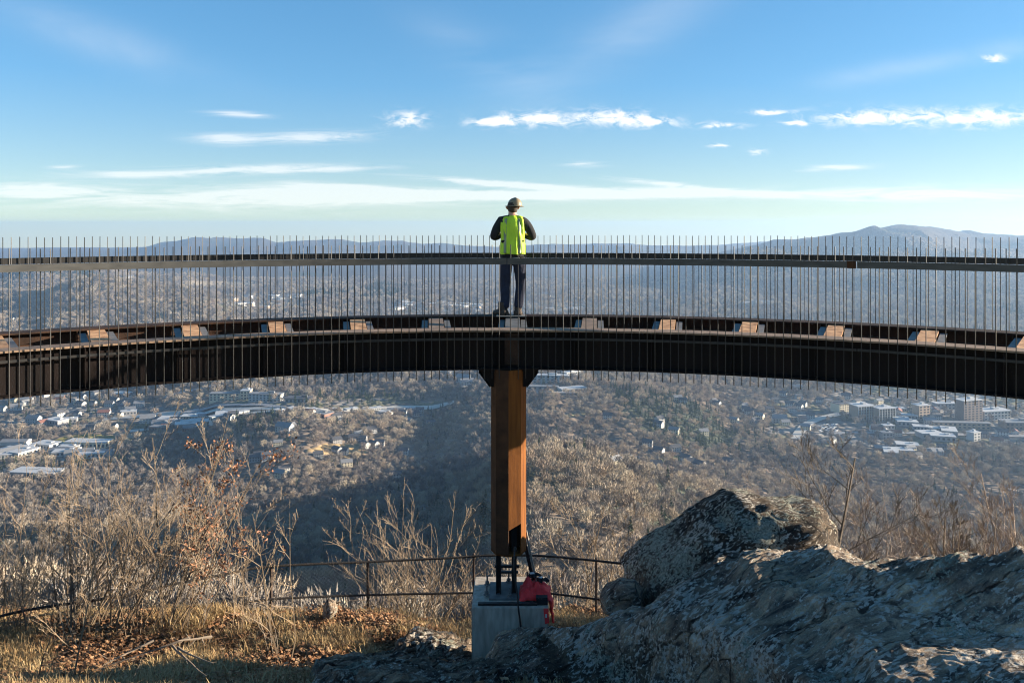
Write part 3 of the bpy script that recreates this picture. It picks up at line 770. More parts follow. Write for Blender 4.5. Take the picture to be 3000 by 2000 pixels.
# joist ledgers on the inside of the far girder (the level lines seen between the cross beams)
mb = MB(); mb.sweep(arc_path(RF-.21, ZT-.16, PH0, PH1, 72), [(-.05, -.006), (.05, -.006), (.05, .006), (-.05, .006)]); under(walk, mb.build('ledger_angle', M['rust_brown_and_shade']))
mb = MB(); mb.sweep(arc_path(RF-.2, ZT-.30, PH0, PH1, 72), [(-.03, -.006), (.03, -.006), (.03, .006), (-.03, .006)]); under(walk, mb.build('ledger_angle', M['rust_brown_and_shade']))
beam_mats = {}
for k in range(-7, 7):
    ph = .1045*k+.001
    if ph < PH0+.02 or ph > PH1-.02: continue
    L = RF-RN-.30; mid = (RF+RN)/2
    mb = MB(); c = arc(mid, ph, 0)
    mb.box(c+Vector((0, 0, ZT-.030)), (.215, L, .016), rz=-ph)
    mb.box(c+Vector((0, 0, ZT-.19)), (.012, L, .30), rz=-ph)
    mb.box(c+Vector((0, 0, ZT-.345)), (.215, L, .016), rz=-ph)
    mm = M['flange'] if abs(k) <= 1 else M['beam_rust']
    if k in (0,): mm = M['galv']
    cbm = under(walk, mb.build('cross_beam', mm))
    if k == 0: cbm['label'] = 'grey cross beam'
    elif abs(k) == 1: cbm['label'] = 'dull brown cross beam'
    else: cbm['label'] = 'orange rusty cross beam'
    for s in (-1, 1):
        mb = MB(); q = arc(mid, ph, 0)+Vector((math.cos(ph), -math.sin(ph), 0))*s*.165
        mb.box(q+Vector((0, 0, ZT-.055)), (.085, L-.04, .008), rz=-ph)
        mb.box(q+Vector((-.035*s*math.cos(ph), .035*s*math.sin(ph), ZT-.092)), (.008, L-.04, .07), rz=-ph)
        a = mb.build('clip_angle', M['galv']); a.parent = cbm
# splice plate where the girder halves meet over the column
mb = MB(); mb.box(arc(RN-.018, .0, ZT-.27), (.20, .014, .42))
for i in (-1, 1):
    for j in range(5): mb.tube([arc(RN-.024, i*.006, ZT-.11-.08*j), arc(RN-.045, i*.006, ZT-.11-.08*j)], .012, 6)
under(walk, mb.build('splice_plate', M['steel_far']))

# railings, built in panels
RB = random.Random(3)
def railing(name, Rr, a, b, step, ztop, zbot, rad, label, rail_m, zr=-.437, rail_in=-.035, joint=None, cat='railing'):
    t = empty(name, arc(Rr, (a+b)/2, zbot)); tag(t, label, cat, 'railing panels of bare steel rods')
    mb = MB(); mb.sweep(arc_path(Rr+rail_in, zr, a+.0006, b-.0006, 40), [(-.02, -.082), (.02, -.082), (.02, 0), (-.02, 0)])
    under(t, mb.build('top_rail', rail_m))
    mb = MB(); mb.sweep(arc_path(Rr+.012, ZT-.10, a+.0006, b-.0006, 40), [(-.006, -.03), (.006, -.03), (.006, 0), (-.006, 0)])
    under(t, mb.build('lower_strap', M['black_metal']))
    n = 0; ph = a+step/Rr*.5
    me0 = None
    while ph < b:
        p = arc(Rr, ph, 0)
        if me0 is None:
            mb = MB(); mb.tube([(0, 0, zbot), (0, 0, (zbot+ztop)/2), (0, 0, ztop)], rad, 6)
            o = mb.build('picket', M['picket']); me0 = o
        else:
            o = me0.copy(); COL.objects.link(o)
        under(t, o)
        o.location = p+Vector((0, 0, RB.uniform(-.007, .007)))
        o.rotation_euler = (RB.uniform(-.0025, .0025), RB.uniform(-.0025, .0025), RB.random()*3)
        ph += step/Rr; n += 1
    if joint is not None:
        mb = MB(); q = arc(Rr+rail_in-.0225, joint, zr-.041); mb.box(q, (.10, .004, .088), rz=-joint)
        under(t, mb.build('splice_sleeve', M['rust_brown_and_shade']))
    return n
def phi_of(u, Rr):
    # bearing u of a point on the arc
    best = min((abs(UC+F*Rr*math.sin(p)/(CY+Rr*math.cos(p))-u), p) for p in [i*.0005-.8 for i in range(3200)])
    return best[1]
RNI, RFO = RN-.175, RF+.175
j1 = phi_of(1485, RNI); j2 = phi_of(2510, RNI)
railing('railing_panel', RNI, PH0+.02, j1, .1, -.262, -2.045, .0056, 'nearer railing panel of steel rods with grey rail, left of the column', M['rail'])
railing('railing_panel', RNI, j1, j2, .1, -.262, -2.045, .0056, 'nearer railing panel of steel rods crossing the worker and column, up to the rusty sleeve', M['rail'], joint=j2-.006)
railing('railing_panel', RNI, j2, PH1-.01, .1, -.262, -2.045, .0056, 'nearer railing panel of steel rods at far right beyond the rusty sleeve', M['rail'])
f1 = phi_of(1478, RFO)
railing('railing_panel', RFO, PH0+.03, f1, .096, -.160, -2.02, .0051, 'farther railing panel of taller steel rods, left of the worker', M['black_metal'], rail_in=.035)
railing('railing_panel', RFO, f1, PH1-.02, .096, -.160, -2.02, .0051, 'farther railing panel of taller steel rods, right of the worker', M['black_metal'], rail_in=.035)

# ------------------------------------------------------------------ column
CP = Vector((0-.043, CY+RN+.03, 0))       # column axis
cx0 = (1490-UC)/F*(CP.y)
CP.x = cx0
col = empty('steel_column', (CP.x, CP.y, -4.97)); tag(col, 'tall octagonal rusty steel column standing on the concrete pedestal', 'column')
RO = .238; ZB = -4.40; ZTc = ZT-.53-.001
octv = [Vector((RO*math.sin(math.pi/4*i), -RO*math.cos(math.pi/4*i), 0)) for i in range(8)]  # vertex 0 faces the camera
def panel(i, z0, z1, zl=None, zr=None, th=.012):
    a, b = octv[i], octv[(i+1) % 8]
    n = ((a+b)/2).normalized()
    mb = MB()
    za = z0 if zl is None else zl; zb2 = z0 if zr is None else zr
    P = [CP+a+Vector((0, 0, za)), CP+b+Vector((0, 0, zb2)), CP+b+Vector((0, 0, z1)), CP+a+Vector((0, 0, z1))]
    Q = [p-n*th for p in P]
    mb.add(P+Q, [(0, 1, 2, 3), (4, 5, 6, 7), (0, 1, 5, 4), (1, 2, 6, 5), (2, 3, 7, 6), (3, 0, 4, 7)])
    return under(col, mb.build('shaft_plate', M['rust'] if i in (0, 1, 2) else M['rust_brown_and_shade']))  # plates turned from the sun get the darker brown: shade painted into colour
z_cut = -(1545-VH)/F*(CP.y-.2)
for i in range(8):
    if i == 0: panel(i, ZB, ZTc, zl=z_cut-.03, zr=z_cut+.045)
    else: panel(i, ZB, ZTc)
mb = MB(); mb.loft([[CP+octv[i]*1.0+Vector((0, 0, ZB-.005)) for i in range(8)], [CP+octv[i]*1.0+Vector((0, 0, ZB+.02)) for i in range(8)]]); 
o = under(col, mb.build('bottom_ring', M['rust']))
# haunch: tapered head under the girder
mb = MB()
zt = ZTc; zm = -(1133-VH)/F*(CP.y-.1)
for s in (-1, 1):
    for yy in (-.10, .10):
        P = [CP+Vector((s*.05, yy, zt)), CP+Vector((s*.395, yy, zt)), CP+Vector((s*.37, yy, zt-.05)), CP+Vector((s*.236, yy, zm)), CP+Vector((s*.05, yy, zm))]
        Q = [p+Vector((0, .016, 0)) for p in P]
        mb.add(P+Q, [(0, 1, 2, 3, 4), (9, 8, 7, 6, 5)]+[(i, (i+1) % 5, 5+(i+1) % 5, 5+i) for i in range(5)])
    P = [CP+Vector((s*.39, -.13, zt-.04)), CP+Vector((s*.39, .14, zt-.04)), CP+Vector((s*.24, .14, zm)), CP+Vector((s*.24, -.13, zm))]
    Q = [p+Vector((s*.014, 0, 0)) for p in P]
    mb.add(P+Q, [(0, 1, 2, 3), (4, 5, 6, 7), (0, 1, 5, 4), (1, 2, 6, 5), (2, 3, 7, 6), (3, 0, 4, 7)])
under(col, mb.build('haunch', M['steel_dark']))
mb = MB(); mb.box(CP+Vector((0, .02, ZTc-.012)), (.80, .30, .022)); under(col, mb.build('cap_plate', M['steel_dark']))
# inner cruciform core and legs down to the base plate
mb = MB(); mb.box(CP+Vector((0, 0, (z_cut+.3+ZB)/2+.05)), (.34, .02, z_cut+.3-ZB)); mb.box(CP+Vector((0, 0, (z_cut+.3+ZB)/2+.05)), (.02, .34, z_cut+.3-ZB)); under(col, mb.build('inner_core', M['rust_brown_and_shade']))
ZP = -4.975
for dx in (-.135, .075):
    mb = MB()
    for s in (-1, 1): mb.box(CP+Vector((dx+s*.028, -.06, (ZP+z_cut)/2)), (.014, .10, z_cut-.02-ZP))
    mb.box(CP+Vector((dx, -.06, (ZP+z_cut)/2)), (.05, .012, z_cut-.03-ZP))
    under(col, mb.build('leg', M['black_metal']))
for dx in (-.12, .09):
    mb = MB(); mb.box(CP+Vector((dx, .12, (ZP+ZB)/2)), (.012, .10, ZB-ZP)); under(col, mb.build('leg', M['black_metal']))
mb = MB(); mb.box(CP+Vector((-.02, 0, -4.62)), (.34, .05, .03)); mb.box(CP+Vector((-.02, 0, -4.70)), (.30, .05, .02)); under(col, mb.build('tie_bar', M['black_metal']))
# temporary brace to the right
mb = MB()
A0 = Vector(((1541-UC)/F*11.1, 11.12, -(1555-VH)/F*11.1)); A1 = Vector(((1572-UC)/F*11.3, 11.33, -4.985))
dv = (A1-A0).normalized(); sdv = Vector((0, 1, 0)); upv = dv.cross(sdv).normalized()
mb.sweep([(A0, sdv, upv), (A1, sdv, upv)], [(-.045, -.012), (.045, -.012), (.045, .012), (-.045, .012)])
ob = mb.build('brace_board', M['brace']); tag(ob, 'weathered brace board leaning from the column down to the pedestal corner', 'board')
ob2 = MB(); ob2.sweep([(A0+Vector((-.03, -.03, -.1)), sdv, upv), (A1+Vector((-.035, -.03, 0)), sdv, upv)], [(-.02, -.022), (.02, -.022), (.02, .022), (-.02, .022)])
o = ob2.build('steel_strut', M['black_metal']); o.parent = ob

# ------------------------------------------------------------------ pedestal
PX = (1494-UC)/F*10.6; PY = 11.07
ped = empty('concrete_pedestal', (PX, PY, -6.3)); tag(ped, 'square cast concrete pedestal with streaked front and shaded top under the column', 'pedestal')
bm = bmesh.new(); bmesh.ops.create_cube(bm, size=1)
for v in bm.verts: v.co = Vector((v.co.x*1.0+PX, v.co.y*.95+PY, v.co.z*1.6-4.98-.8))
bmesh.ops.bevel(bm, geom=bm.edges[:], offset=.012, segments=2, affect='EDGES')
me = bpy.data.meshes.new('block'); bm.to_mesh(me); bm.free(); me.materials.append(M['concrete'])
o = bpy.data.objects.new('block', me); COL.objects.link(o); under(ped, o)
plate = MB(); plate.box((CP.x+.03, CP.y+.02, -4.965), (.58, .50, .028)); 
bp_ = plate.build('base_plate', M['galv']); tag(bp_, 'flat grey steel base plate lying on the pedestal top', 'base plate')
for dx, dy in [(-.36, .20), (-.36, -.14), (.02, -.22), (.0, .30), (.32, .33)]:
    t = empty('anchor_bolt', (CP.x+dx*.82, CP.y+dy*.9, -4.952)); tag(t, 'upright anchor bolt with nut rising from the pedestal top', 'bolt', 'anchor bolts on the pedestal')
    mb = MB(); mb.tube([(0, 0, -.02), (0, 0, .13)], .013, 8); mb.build('threaded_rod', M['galv'], t)
    mb = MB(); mb.tube([(0, 0, .02), (0, 0, .045)], .03, 6); mb.build('nut', M['galv'], t)
    mb = MB(); mb.tube([(0, 0, .0), (0, 0, .006)], .042, 14); mb.build('washer', M['galv'], t)
mb = MB()
mb.box((PX-.03, PY-.40, -4.963), (.78, .05, .03)); ob = mb.build('steel_bar', M['black_metal']); tag(ob, 'black steel bar lying along the front edge of the pedestal top', 'bar')
mb = MB(); mb.box((PX+.42, PY-.36, -4.93), (.15, .09, .09)); mb.box((PX+.42, PY-.415, -4.93), (.12, .02, .06)); ob = mb.build('tool_case', M['black_cloth']); tag(ob, 'small black tool case on the right front of the pedestal beside the red jacket', 'case')
# cable
pts = [at(1508, 1600, 10.72), at(1506, 1660, 10.62), at(1510, 1700, 10.60), at(1516, 1745, 10.55), at(1519, 1783, 10.52), at(1524, 1820, 10.56), at(1530, 1870, 10.56), at(1532, 1935, 10.5)]
mb = MB()
def spline(P, n=6):
    out = []
    for i in range(len(P)-1):
        p0, p1, p2, p3 = P[max(i-1, 0)], P[i], P[i+1], P[min(i+2, len(P)-1)]
        for k in range(n):
            t = k/n
            out.append(.5*((2*p1)+(p2-p0)*t+(2*p0-5*p1+4*p2-p3)*t*t+(3*p1-p0-3*p2+p3)*t**3))
    out.append(P[-1]); return out
mb.tube(spline(pts), .0125, 6)
ob = mb.build('cable', M['black_metal']); tag(ob, 'black cable hanging from the column over the front of the pedestal', 'cable')
# red jacket thrown over the corner
nx, ny = 40, 34
jv = []
for j in range(ny):
    for i in range(nx):
        a = i/(nx-1); b = j/(ny-1)
        x = PX+.13+.42*a; y = PY-.34+.46*b
        dome = math.sin(math.pi*min(a*1.05, 1))**.6*math.sin(math.pi*b)**.6
        n = float(fbm(a*4.2+2, b*4.2, 4)); n2 = float(fbm(a*9+4, b*5, 3))
        z = -4.975+.135*dome+.13*n*dome+.045*n2*dome+.02*float(ridged(a*6+3, b*5, 3))*dome+.02
        edge = (abs(a-.5)*2)**6+(abs(b-.5)*2)**6
        z = max(z, -4.966)
        x += .03*n2; y += .03*n
        jv.append((x, y, z))
idx = np.arange(nx*ny).reshape(ny, nx)
fq = np.stack([idx[:-1, :-1], idx[:-1, 1:], idx[1:, 1:], idx[1:, :-1]], -1).reshape(-1, 4)
jk = np_mesh('jacket', jv, fq, M['red_cloth'])
so_ = jk.modifiers.new('thick', 'SOLIDIFY'); so_.thickness = .012; so_.offset = -1
tag(jk, 'crumpled red jacket thrown over the right corner of the pedestal', 'jacket')
# hanging sleeve
nz = 26; na = 12
sv = []
for j in range(nz):
    t = j/(nz-1)
    z = -4.94-.34*t
    w_ = .085-.045*t+.02*float(fbm(t*6, 1.5, 3))
    cx = PX+.535+.035*t+.02*float(fbm(t*5, 7.5, 3)); cy = PY-.20+.04*float(fbm(t*4, 2.5, 3))
    if t < .12: cx -= .08*(1-t/.12)
    sv.append([(cx+w_*.38*math.cos(2*math.pi*k/na)*(1+.3*math.sin(3*k+5*t)), cy+w_*1.4*math.sin(2*math.pi*k/na), z) for k in range(na)])
mb = MB(); mb.loft(sv); s_ = mb.build('sleeve', M['red_cloth'], smooth=True); s_.parent = jk
mb = MB(); 
mb.sweep([(at(1592, 1783, 10.575), Vector((1, 0, 0)), Vector((0, 0, 1))), (at(1597, 1783, 10.575)+Vector((0, 0, -.19)), Vector((1, 0, 0)), Vector((0, 0, 1)))], [(-.032, 0), (.032, 0), (.032, .001), (-.032, .001)])
tv = [at(1592, 1781, 10.58), at(1607, 1781, 10.58), at(1609, 1822, 10.58), at(1597, 1826, 10.58)]
tw = [p+Vector((0, -.012, 0)) for p in tv]
mb = MB(); mb.add(tv+tw, [(0, 1, 2, 3), (4, 5, 6, 7), (0, 1, 5, 4), (1, 2, 6, 5), (2, 3, 7, 6), (3, 0, 4, 7)])
mb.build('hem', M['red_cloth']).parent = jk
mb = MB(); mb.box((float(tv[0].x)+.035, tv[0].y-.016, tv[0].z-.09), (.022, .004, .045)); mb.build('badge', M['white_plastic']).parent = jk
# gloves, black with white backs, heaped on the jacket
def glove(loc, rz, label):
    t = empty('work_glove', loc, rz); tag(t, label, 'glove')
    mb = MB(); mb.loft([[(x*sc, y*sc*1.0, z) for x, y in [(math.cos(k*math.pi/5)*.055, math.sin(k*math.pi/5)*.045) for k in range(10)]] for z, sc in ((-.01, .8), (.01, 1), (.03, .85), (.04, .4))]); mb.build('palm', M['black_cloth'], t, True)
    for k, (fy, ln) in enumerate([(-.032, .07), (-.011, .085), (.011, .08), (.031, .062)]):
        mb = MB(); mb.tube([(.045, fy, .012), (.045+ln*.5, fy*1.15, .022), (.045+ln, fy*1.25, .004)], [.012, .0115, .008], 8); mb.build('finger', M['black_cloth'], t, True)
    mb = MB(); mb.tube([(.0, -.045, .01), (.03, -.07, .012), (.055, -.075, .004)], [.013, .012, .009], 8); mb.build('finger', M['black_cloth'], t, True)
    mb = MB(); mb.box((0, 0, .042), (.06, .05, .006)); mb.build('back_patch', M['white_plastic'], t)
glove((PX+.30, PY+.06, -4.80), .25, 'black work glove with white patch lying on the red jacket, left one')
glove((PX+.41, PY+.03, -4.84), -.35, 'black work glove with white patch on the right shoulder of the red jacket')

# ------------------------------------------------------------------ worker
WY = 12.62; WX = (1502-UC)/F*WY
FZ = ZT+.012
man = empty('person', (WX, WY, FZ), 0); tag(man, 'worker in lime safety vest and tan hard hat seen from behind on the walkway', 'person')
def skin(name, V, E, Rr, mat, parent, sub=2):
    me = bpy.data.meshes.new(name); me.from_pydata(V, E, [])
    o = bpy.data.objects.new(name, me); COL.objects.link(o); o.parent = parent
    me.materials.append(mat)
    md = o.modifiers.new('skin', 'SKIN'); md.use_smooth_shade = True
    sk = me.skin_vertices[0].data if len(me.skin_vertices) else None
    if sk is None:
        bm = bmesh.new(); bm.from_mesh(me); bm.verts.layers.skin.verify(); bm.to_mesh(me); bm.free(); sk = me.skin_vertices[0].data
    for i, r in enumerate(Rr):
        sk[i].radius = r if isinstance(r, tuple) else (r, r)
        sk[i].use_root = (i == 0)
    s2 = o.modifiers.new('sub', 'SUBSURF'); s2.levels = sub; s2.render_levels = sub
    return o
# body: pelvis root, spine, neck, head, arms, hands, legs
BV = [(0, 0, .93), (0, 0, 1.12), (0, .01, 1.34), (0, .0, 1.46), (0, .01, 1.56), (0, .03, 1.66), (0, .03, 1.75),
      (-.17, 0, 1.455), (-.285, .02, 1.23), (-.17, .22, 1.25), (-.10, .30, 1.29),
      (.18, 0, 1.45), (.30, .02, 1.22), (.18, .22, 1.24), (.10, .30, 1.28),
      (-.10, 0, .86), (-.125, .02, .48), (-.135, -.01, .09), (-.15, .11, .045),
      (.10, 0, .86), (.12, .02, .48), (.095, -.01, .09), (.10, .12, .045)]
BE = [(0, 1), (1, 2), (2, 3), (3, 4), (4, 5), (5, 6), (3, 7), (7, 8), (8, 9), (9, 10), (3, 11), (11, 12), (12, 13), (13, 14), (0, 15), (15, 16), (16, 17), (17, 18), (0, 19), (19, 20), (20, 21), (21, 22)]
BR = [(.15, .10), (.14, .10), (.15, .10), (.10, .08), .055, (.078, .095), (.06, .07), .06, .042, .032, .026, .06, .042, .032, .026, .08, .055, .038, .03, .08, .055, .038, .03]
# five fingers per hand, curled round each other in front of the chest
for s, w0 in ((-1, 10), (1, 14)):
    bx_, by_, bz_ = BV[w0]
    for k in range(4):
        i0 = len(BV)
        BV += [(bx_-s*.03, by_+.03, bz_+.028-.018*k), (bx_-s*.055, by_+.055, bz_+.024-.018*k), (bx_-s*.080, by_+.040, bz_+.020-.018*k)]
        BE += [(w0, i0), (i0, i0+1), (i0+1, i0+2)]; BR += [.010, .009, .008]
    i0 = len(BV)
    BV += [(bx_-s*.01, by_+.005, bz_+.045), (bx_-s*.035, by_+.03, bz_+.062)]; BE += [(w0, i0), (i0, i0+1)]; BR += [.012, .010]
skin('body', BV, BE, BR, M['skin'], man)
# jacket (dark long-sleeved)
JV = [(0, 0, 1.0), (0, 0, .905), (0, .0, 1.14), (0, 0, 1.34), (0, .0, 1.47), (0, .01, 1.545), (-.175, 0, 1.455), (-.255, -.02, 1.32), (-.305, -.02, 1.20), (-.25, .11, 1.205), (-.17, .22, 1.245), (.19, 0, 1.45), (.265, -.02, 1.32), (.325, -.02, 1.20), (.26, .11, 1.205), (.18, .22, 1.235)]
JE = [(0, 1), (0, 2), (2, 3), (3, 4), (4, 5), (4, 6), (6, 7), (7, 8), (8, 9), (9, 10), (4, 11), (11, 12), (12, 13), (13, 14), (14, 15)]
JR = [(.18, .13), (.185, .135), (.165, .125), (.175, .13), (.13, .10), (.07, .07), (.075, .085), (.072, .078), (.062, .065), (.055, .058), (.045, .045), (.075, .085), (.072, .078), (.062, .065), (.055, .058), (.045, .045)]
skin('jacket', JV, JE, JR, M['black_cloth'], man)
# trousers
TV = [(0, 0, .93), (-.095, 0, .83), (-.11, .01, .62), (-.122, .025, .46), (-.115, 0, .28), (-.125, -.01, .085), (.095, 0, .83), (.118, .01, .62), (.128, .025, .46), (.105, 0, .28), (.085, -.01, .085), (0, 0, 1.0)]
TE = [(0, 1), (1, 2), (2, 3), (3, 4), (4, 5), (0, 6), (6, 7), (7, 8), (8, 9), (9, 10), (0, 11)]
TR = [(.175, .125), (.108, .115), (.088, .095), (.078, .085), (.076, .08), (.075, .078), (.108, .115), (.088, .095), (.076, .085), (.07, .08), (.068, .078), (.165, .12)]
skin('trousers', TV, TE, TR, M['denim'], man)
def boot(x, y, rz, wd=.052):
    prof = [(-.10, .05, .075), (-.07, .062, .10), (-.02, .06, .12), (.04, .056, .10), (.10, .055, .075), (.16, .05, .06), (.19, .03, .045)]
    q = Matrix.Rotation(rz, 3, 'Z')
    rings = []
    for py_, w, h in prof:
        rings.append([q @ Vector((wx*w, py_, zz_))+Vector((x, y, 0)) for wx, zz_ in [(-1, .0), (-1, h*.5), (-.6, h), (.6, h), (1, h*.5), (1, .0)]])
    mb = MB(); mb.loft(rings); b = mb.build('boot', M['leather'], man, True)
    mb = MB(); mb.box((x, y+.04, .008), (.115, .30, .022), rz=rz); s = mb.build('sole', M['black_metal']); s.parent = b
    mb = MB(); mb.tube([(x, y-.02, .08), (x, y-.02, .20)], [.062, .058], 12); c = mb.build('ankle_shaft', M['leather']); c.parent = b
boot(-.165, .0, .75); boot(.085, .02, -.12)
# vest: lofted shell, waist to shoulders, with armholes left by its narrow shoulders
rings = []
rv = random.Random(2)
NV = 48
prof = [(.945, .198, .150), (.97, .200, .150), (1.05, .192, .146), (1.14, .184, .142), (1.24, .182, .142), (1.34, .184, .142), (1.42, .186, .132), (1.475, .182, .118), (1.512, .160, .095), (1.535, .105, .07)]
fine = []
for i in range(len(prof)-1):
    for k in range(5):
        t = k/5; fine.append(tuple(a+(b-a)*t for a, b in zip(prof[i], prof[i+1])))
fine.append(prof[-1])
for z, a, b in fine:
    ring = []
    for k in range(NV):
        w = 2*math.pi*k/NV
        cs, sn = math.cos(w), math.sin(w)
        ex = .62
        x = a*math.copysign(abs(cs)**ex, cs); y = b*math.copysign(abs(sn)**ex, sn)
        fold = .010*math.sin(9*w+3*math.sin(z*5))*(1-.3*(z-.95)) + .022*float(fbm(w*2.6+1.5, z*2.6, 4))+.007*float(fbm(w*7, z*9, 2))
        # diagonal drape from right hem towards the left shoulder
        if sn < 0: fold += .020*math.exp(-((x-.06+.16*(z-1.0))/.030)**2)*(1 if z < 1.45 else .3)-.012*math.exp(-((x-.01+.16*(z-1.0))/.03)**2)
        fl = 1+.0*z
        ring.append((x+fold*cs, y+fold*sn, z+.006*math.sin(6*w)*(1 if z < .96 else 0)))
    rings.append(ring)
mb = MB(); mb.loft(rings, cap=False); ve = mb.build('vest', M['vest'], man, True)
so2 = ve.modifiers.new('thick', 'SOLIDIFY'); so2.thickness = .004; so2.offset = 1
def vest_pt(z, x):
    best = None
    for r in rings:
        d = abs(r[0][2]-z)
        if best is None or d < best[0]: best = (d, r)
    r = best[1]; c = [p for p in r if p[1] < 0]
    c.sort(key=lambda p: p[0])
    for p, q in zip(c[:-1], c[1:]):
        if p[0] <= x <= q[0]:
            t = (x-p[0])/(q[0]-p[0]+1e-9); return Vector((x, p[1]+(q[1]-p[1])*t-.007, z))
    return Vector((x, c[len(c)//2][1]-.007, z))
for sx_ in (-.118, .108):
    mb = MB(); zs = [.955+i*.0185 for i in range(30)]
    V = []
    for z in zs:
        xx = sx_*(1-max(0, z-1.35)*.9)
        for dx in (-.021, .021): V.append(vest_pt(z, xx+dx))
    n = len(zs)
    fs = [(2*i, 2*i+1, 2*i+3, 2*i+2) for i in range(n-1)]
    mb.add(V, fs); st = mb.build('reflective_stripe', M['stripe'], None, True); st.parent = ve
    sm = st.modifiers.new('thick', 'SOLIDIFY'); sm.thickness = .003
# pale shirt tail under the jacket hem
mb = MB(); mb.loft([[(.172*math.copysign(abs(math.cos(w))**.6, math.cos(w)), .132*math.sin(w), z+.02*math.cos(w)) for w in [2*math.pi*k/28 for k in range(28)]] for z in (.865, .885)], cap=False)
mb.build('shirt_hem', M['white_plastic'], man, True)
# hat
hatr = []
for t in range(13):
    a = t/12*math.pi/2
    hatr.append([(.108*math.cos(a)*math.cos(w), .03+.132*math.cos(a)*math.sin(w), 1.695+.122*math.sin(a)**.9+(.006*math.sin(a) if abs(math.cos(w)) < .25 else 0)) for w in [2*math.pi*k/32 for k in range(32)]])
hat = empty('hard_hat', (0, 0, 0)); COL.objects.unlink(hat); bpy.data.objects.remove(hat)
mb = MB(); mb.loft(hatr, cap=False)
ht = mb.build('hard_hat', M['hat'], man, True); ht.rotation_euler = (0, .03, .45); 
br = []
for rr_, z in ((.104, 1.70), (.15, 1.684), (.152, 1.680), (.106, 1.692)):
    br.append([(rr_*math.cos(w)*.92, .03+rr_*math.sin(w)*1.12+(.028 if math.sin(w) > .5 and rr_ > .14 else 0), z) for w in [2*math.pi*k/32 for k in range(32)]])
mb = MB(); mb.loft(br, cap=False); b_ = mb.build('brim', M['hat'], None, True); b_.parent = ht
# hair, ears, collar strap
mb = MB(); mb.loft([[(rr_*math.cos(w), .018+rr_*1.15*math.sin(w), z) for w in [2*math.pi*k/20 for k in range(20)]] for z, rr_ in ((1.585, .058), (1.61, .070), (1.65, .081), (1.70, .084), (1.74, .07))]); mb.build('hair', M['hair'], man, True)
for s in (-1, 1):
    mb = MB(); mb.tube([(s*.080, .045, 1.635), (s*.096, .038, 1.665), (s*.082, .045, 1.69)], [.008, .017, .010], 8); mb.build('ear', M['skin'], man, True)
for s in (-1, 1):   # face features on the far side of the head
    mb = MB(); mb.tube([(s*.03, .118, 1.665), (s*.03, .128, 1.665)], [.012, .008], 8); mb.build('eye', M['white_plastic'], man, True)
mb = MB(); mb.tube([(0, .12, 1.668), (0, .148, 1.640), (0, .125, 1.628)], [.008, .014, .009], 8); mb.build('nose', M['skin'], man, True)
mb = MB(); mb.tube([(-.024, .118, 1.605), (0, .126, 1.603), (.024, .118, 1.605)], [.004, .006, .004], 6); mb.build('mouth', M['red_cloth'], man, True)

# timber plank the worker stands on
mb = MB(); mb.box((WX-.02, WY-.02, ZT+.0065), (.46, .30, .011)); ob = mb.build('plank', M['brace']); tag(ob, 'short grey plank on the girder under the boots of the worker', 'plank')

# ------------------------------------------------------------------ chain link fence on the brow
FP = [(-160, 1850, 1960, 12.0), (20, 1799, 1908, 12.5), (133, 1777, 1888, 12.8), (367, 1743, 1840, 13.3), (510, 1710, 1806, 13.7), (663, 1680, 1776, 14.1), (793, 1658, 1754, 14.4), (1077, 1645, 1742, 14.8), (1300, 1634, 1737, 15.0), (1440, 1626, 1735, 15.1), (1580, 1627, 1735, 15.1), (1700, 1637, 1748, 14.9), (1825, 1650, 1764, 14.6), (2000, 1668, 1785, 14.2), (2300, 1700, 1820, 13.8)]
top = spline([at(u, a, y) for u, a, b, y in FP], 5); mid = spline([at(u, b, y) for u, a, b, y in FP], 5)
fence = empty('chain_link_fence', tuple(at(1077, 1835, 14.8))); tag(fence, 'sagging chain link fence with two black rusty pipe rails along the brow of the hill', 'fence')
mb = MB(); mb.tube(top, .021, 8); under(fence, mb.build('top_rail', M['pipe']))
mb = MB(); mb.tube(mid, .019, 8); under(fence, mb.build('middle_rail', M['pipe']))
gnd = []
for t_, m_ in zip(top, mid):
    z = float(H(t_.x, t_.y)); gnd.append(Vector((t_.x, t_.y, min(z+.02, m_.z-.3))))
for u in (-60, 400, 793, 1077, 1400, 1750, 2100):
    k = min(range(len(top)), key=lambda i: abs(UC+F*top[i].x/top[i].y-u))
    mb = MB(); mb.tube([gnd[k]+Vector((0, .03, -.3)), top[k]+Vector((0, .03, .03))], .024 if u != 1077 else .028, 8)
    mb.tube([top[k]+Vector((0, .03, .03)), top[k]+Vector((0, .03, .05))], [.028, .012], 8)
    under(fence, mb.build('post', M['post']))
# mesh: straight crossing wires laid in the curved fence surface
arcl = [0]
for a_, b_ in zip(top[:-1], top[1:]): arcl.append(arcl[-1]+(b_-a_).length)
arcl = np.array(arcl)
T_ = np.array([tuple(p) for p in top]); G_ = np.array([tuple(p) for p in gnd])
def fp(s, h):
    s = min(max(s, 0), arcl[-1]); i = min(int(np.searchsorted(arcl, s, 'right'))-1, len(top)-2)
    t = (s-arcl[i])/(arcl[i+1]-arcl[i]+1e-9)
    A = T_[i]*(1-t)+T_[i+1]*t; B = G_[i]*(1-t)+G_[i+1]*t
    p = B+(A-B)*h
    p[1] += .05*math.sin(s*1.7)*math.sin(h*3.14)+.025
    return Vector(p)
mb = MB(); dsp = .085; Hh = 1.25
s = -Hh
while s < arcl[-1]:
    for dr in (1, -1):
        pts = []
        for q in range(6):
            h = q/5; ss = s+(h if dr == 1 else 1-h)*Hh
            if 0 <= ss <= arcl[-1]: pts.append(fp(ss, h))
        if len(pts) > 1: mb.tube(pts, .0017, 3, cap=False)
    s += dsp
under(fence, mb.build('wire_mesh', M['chain']))

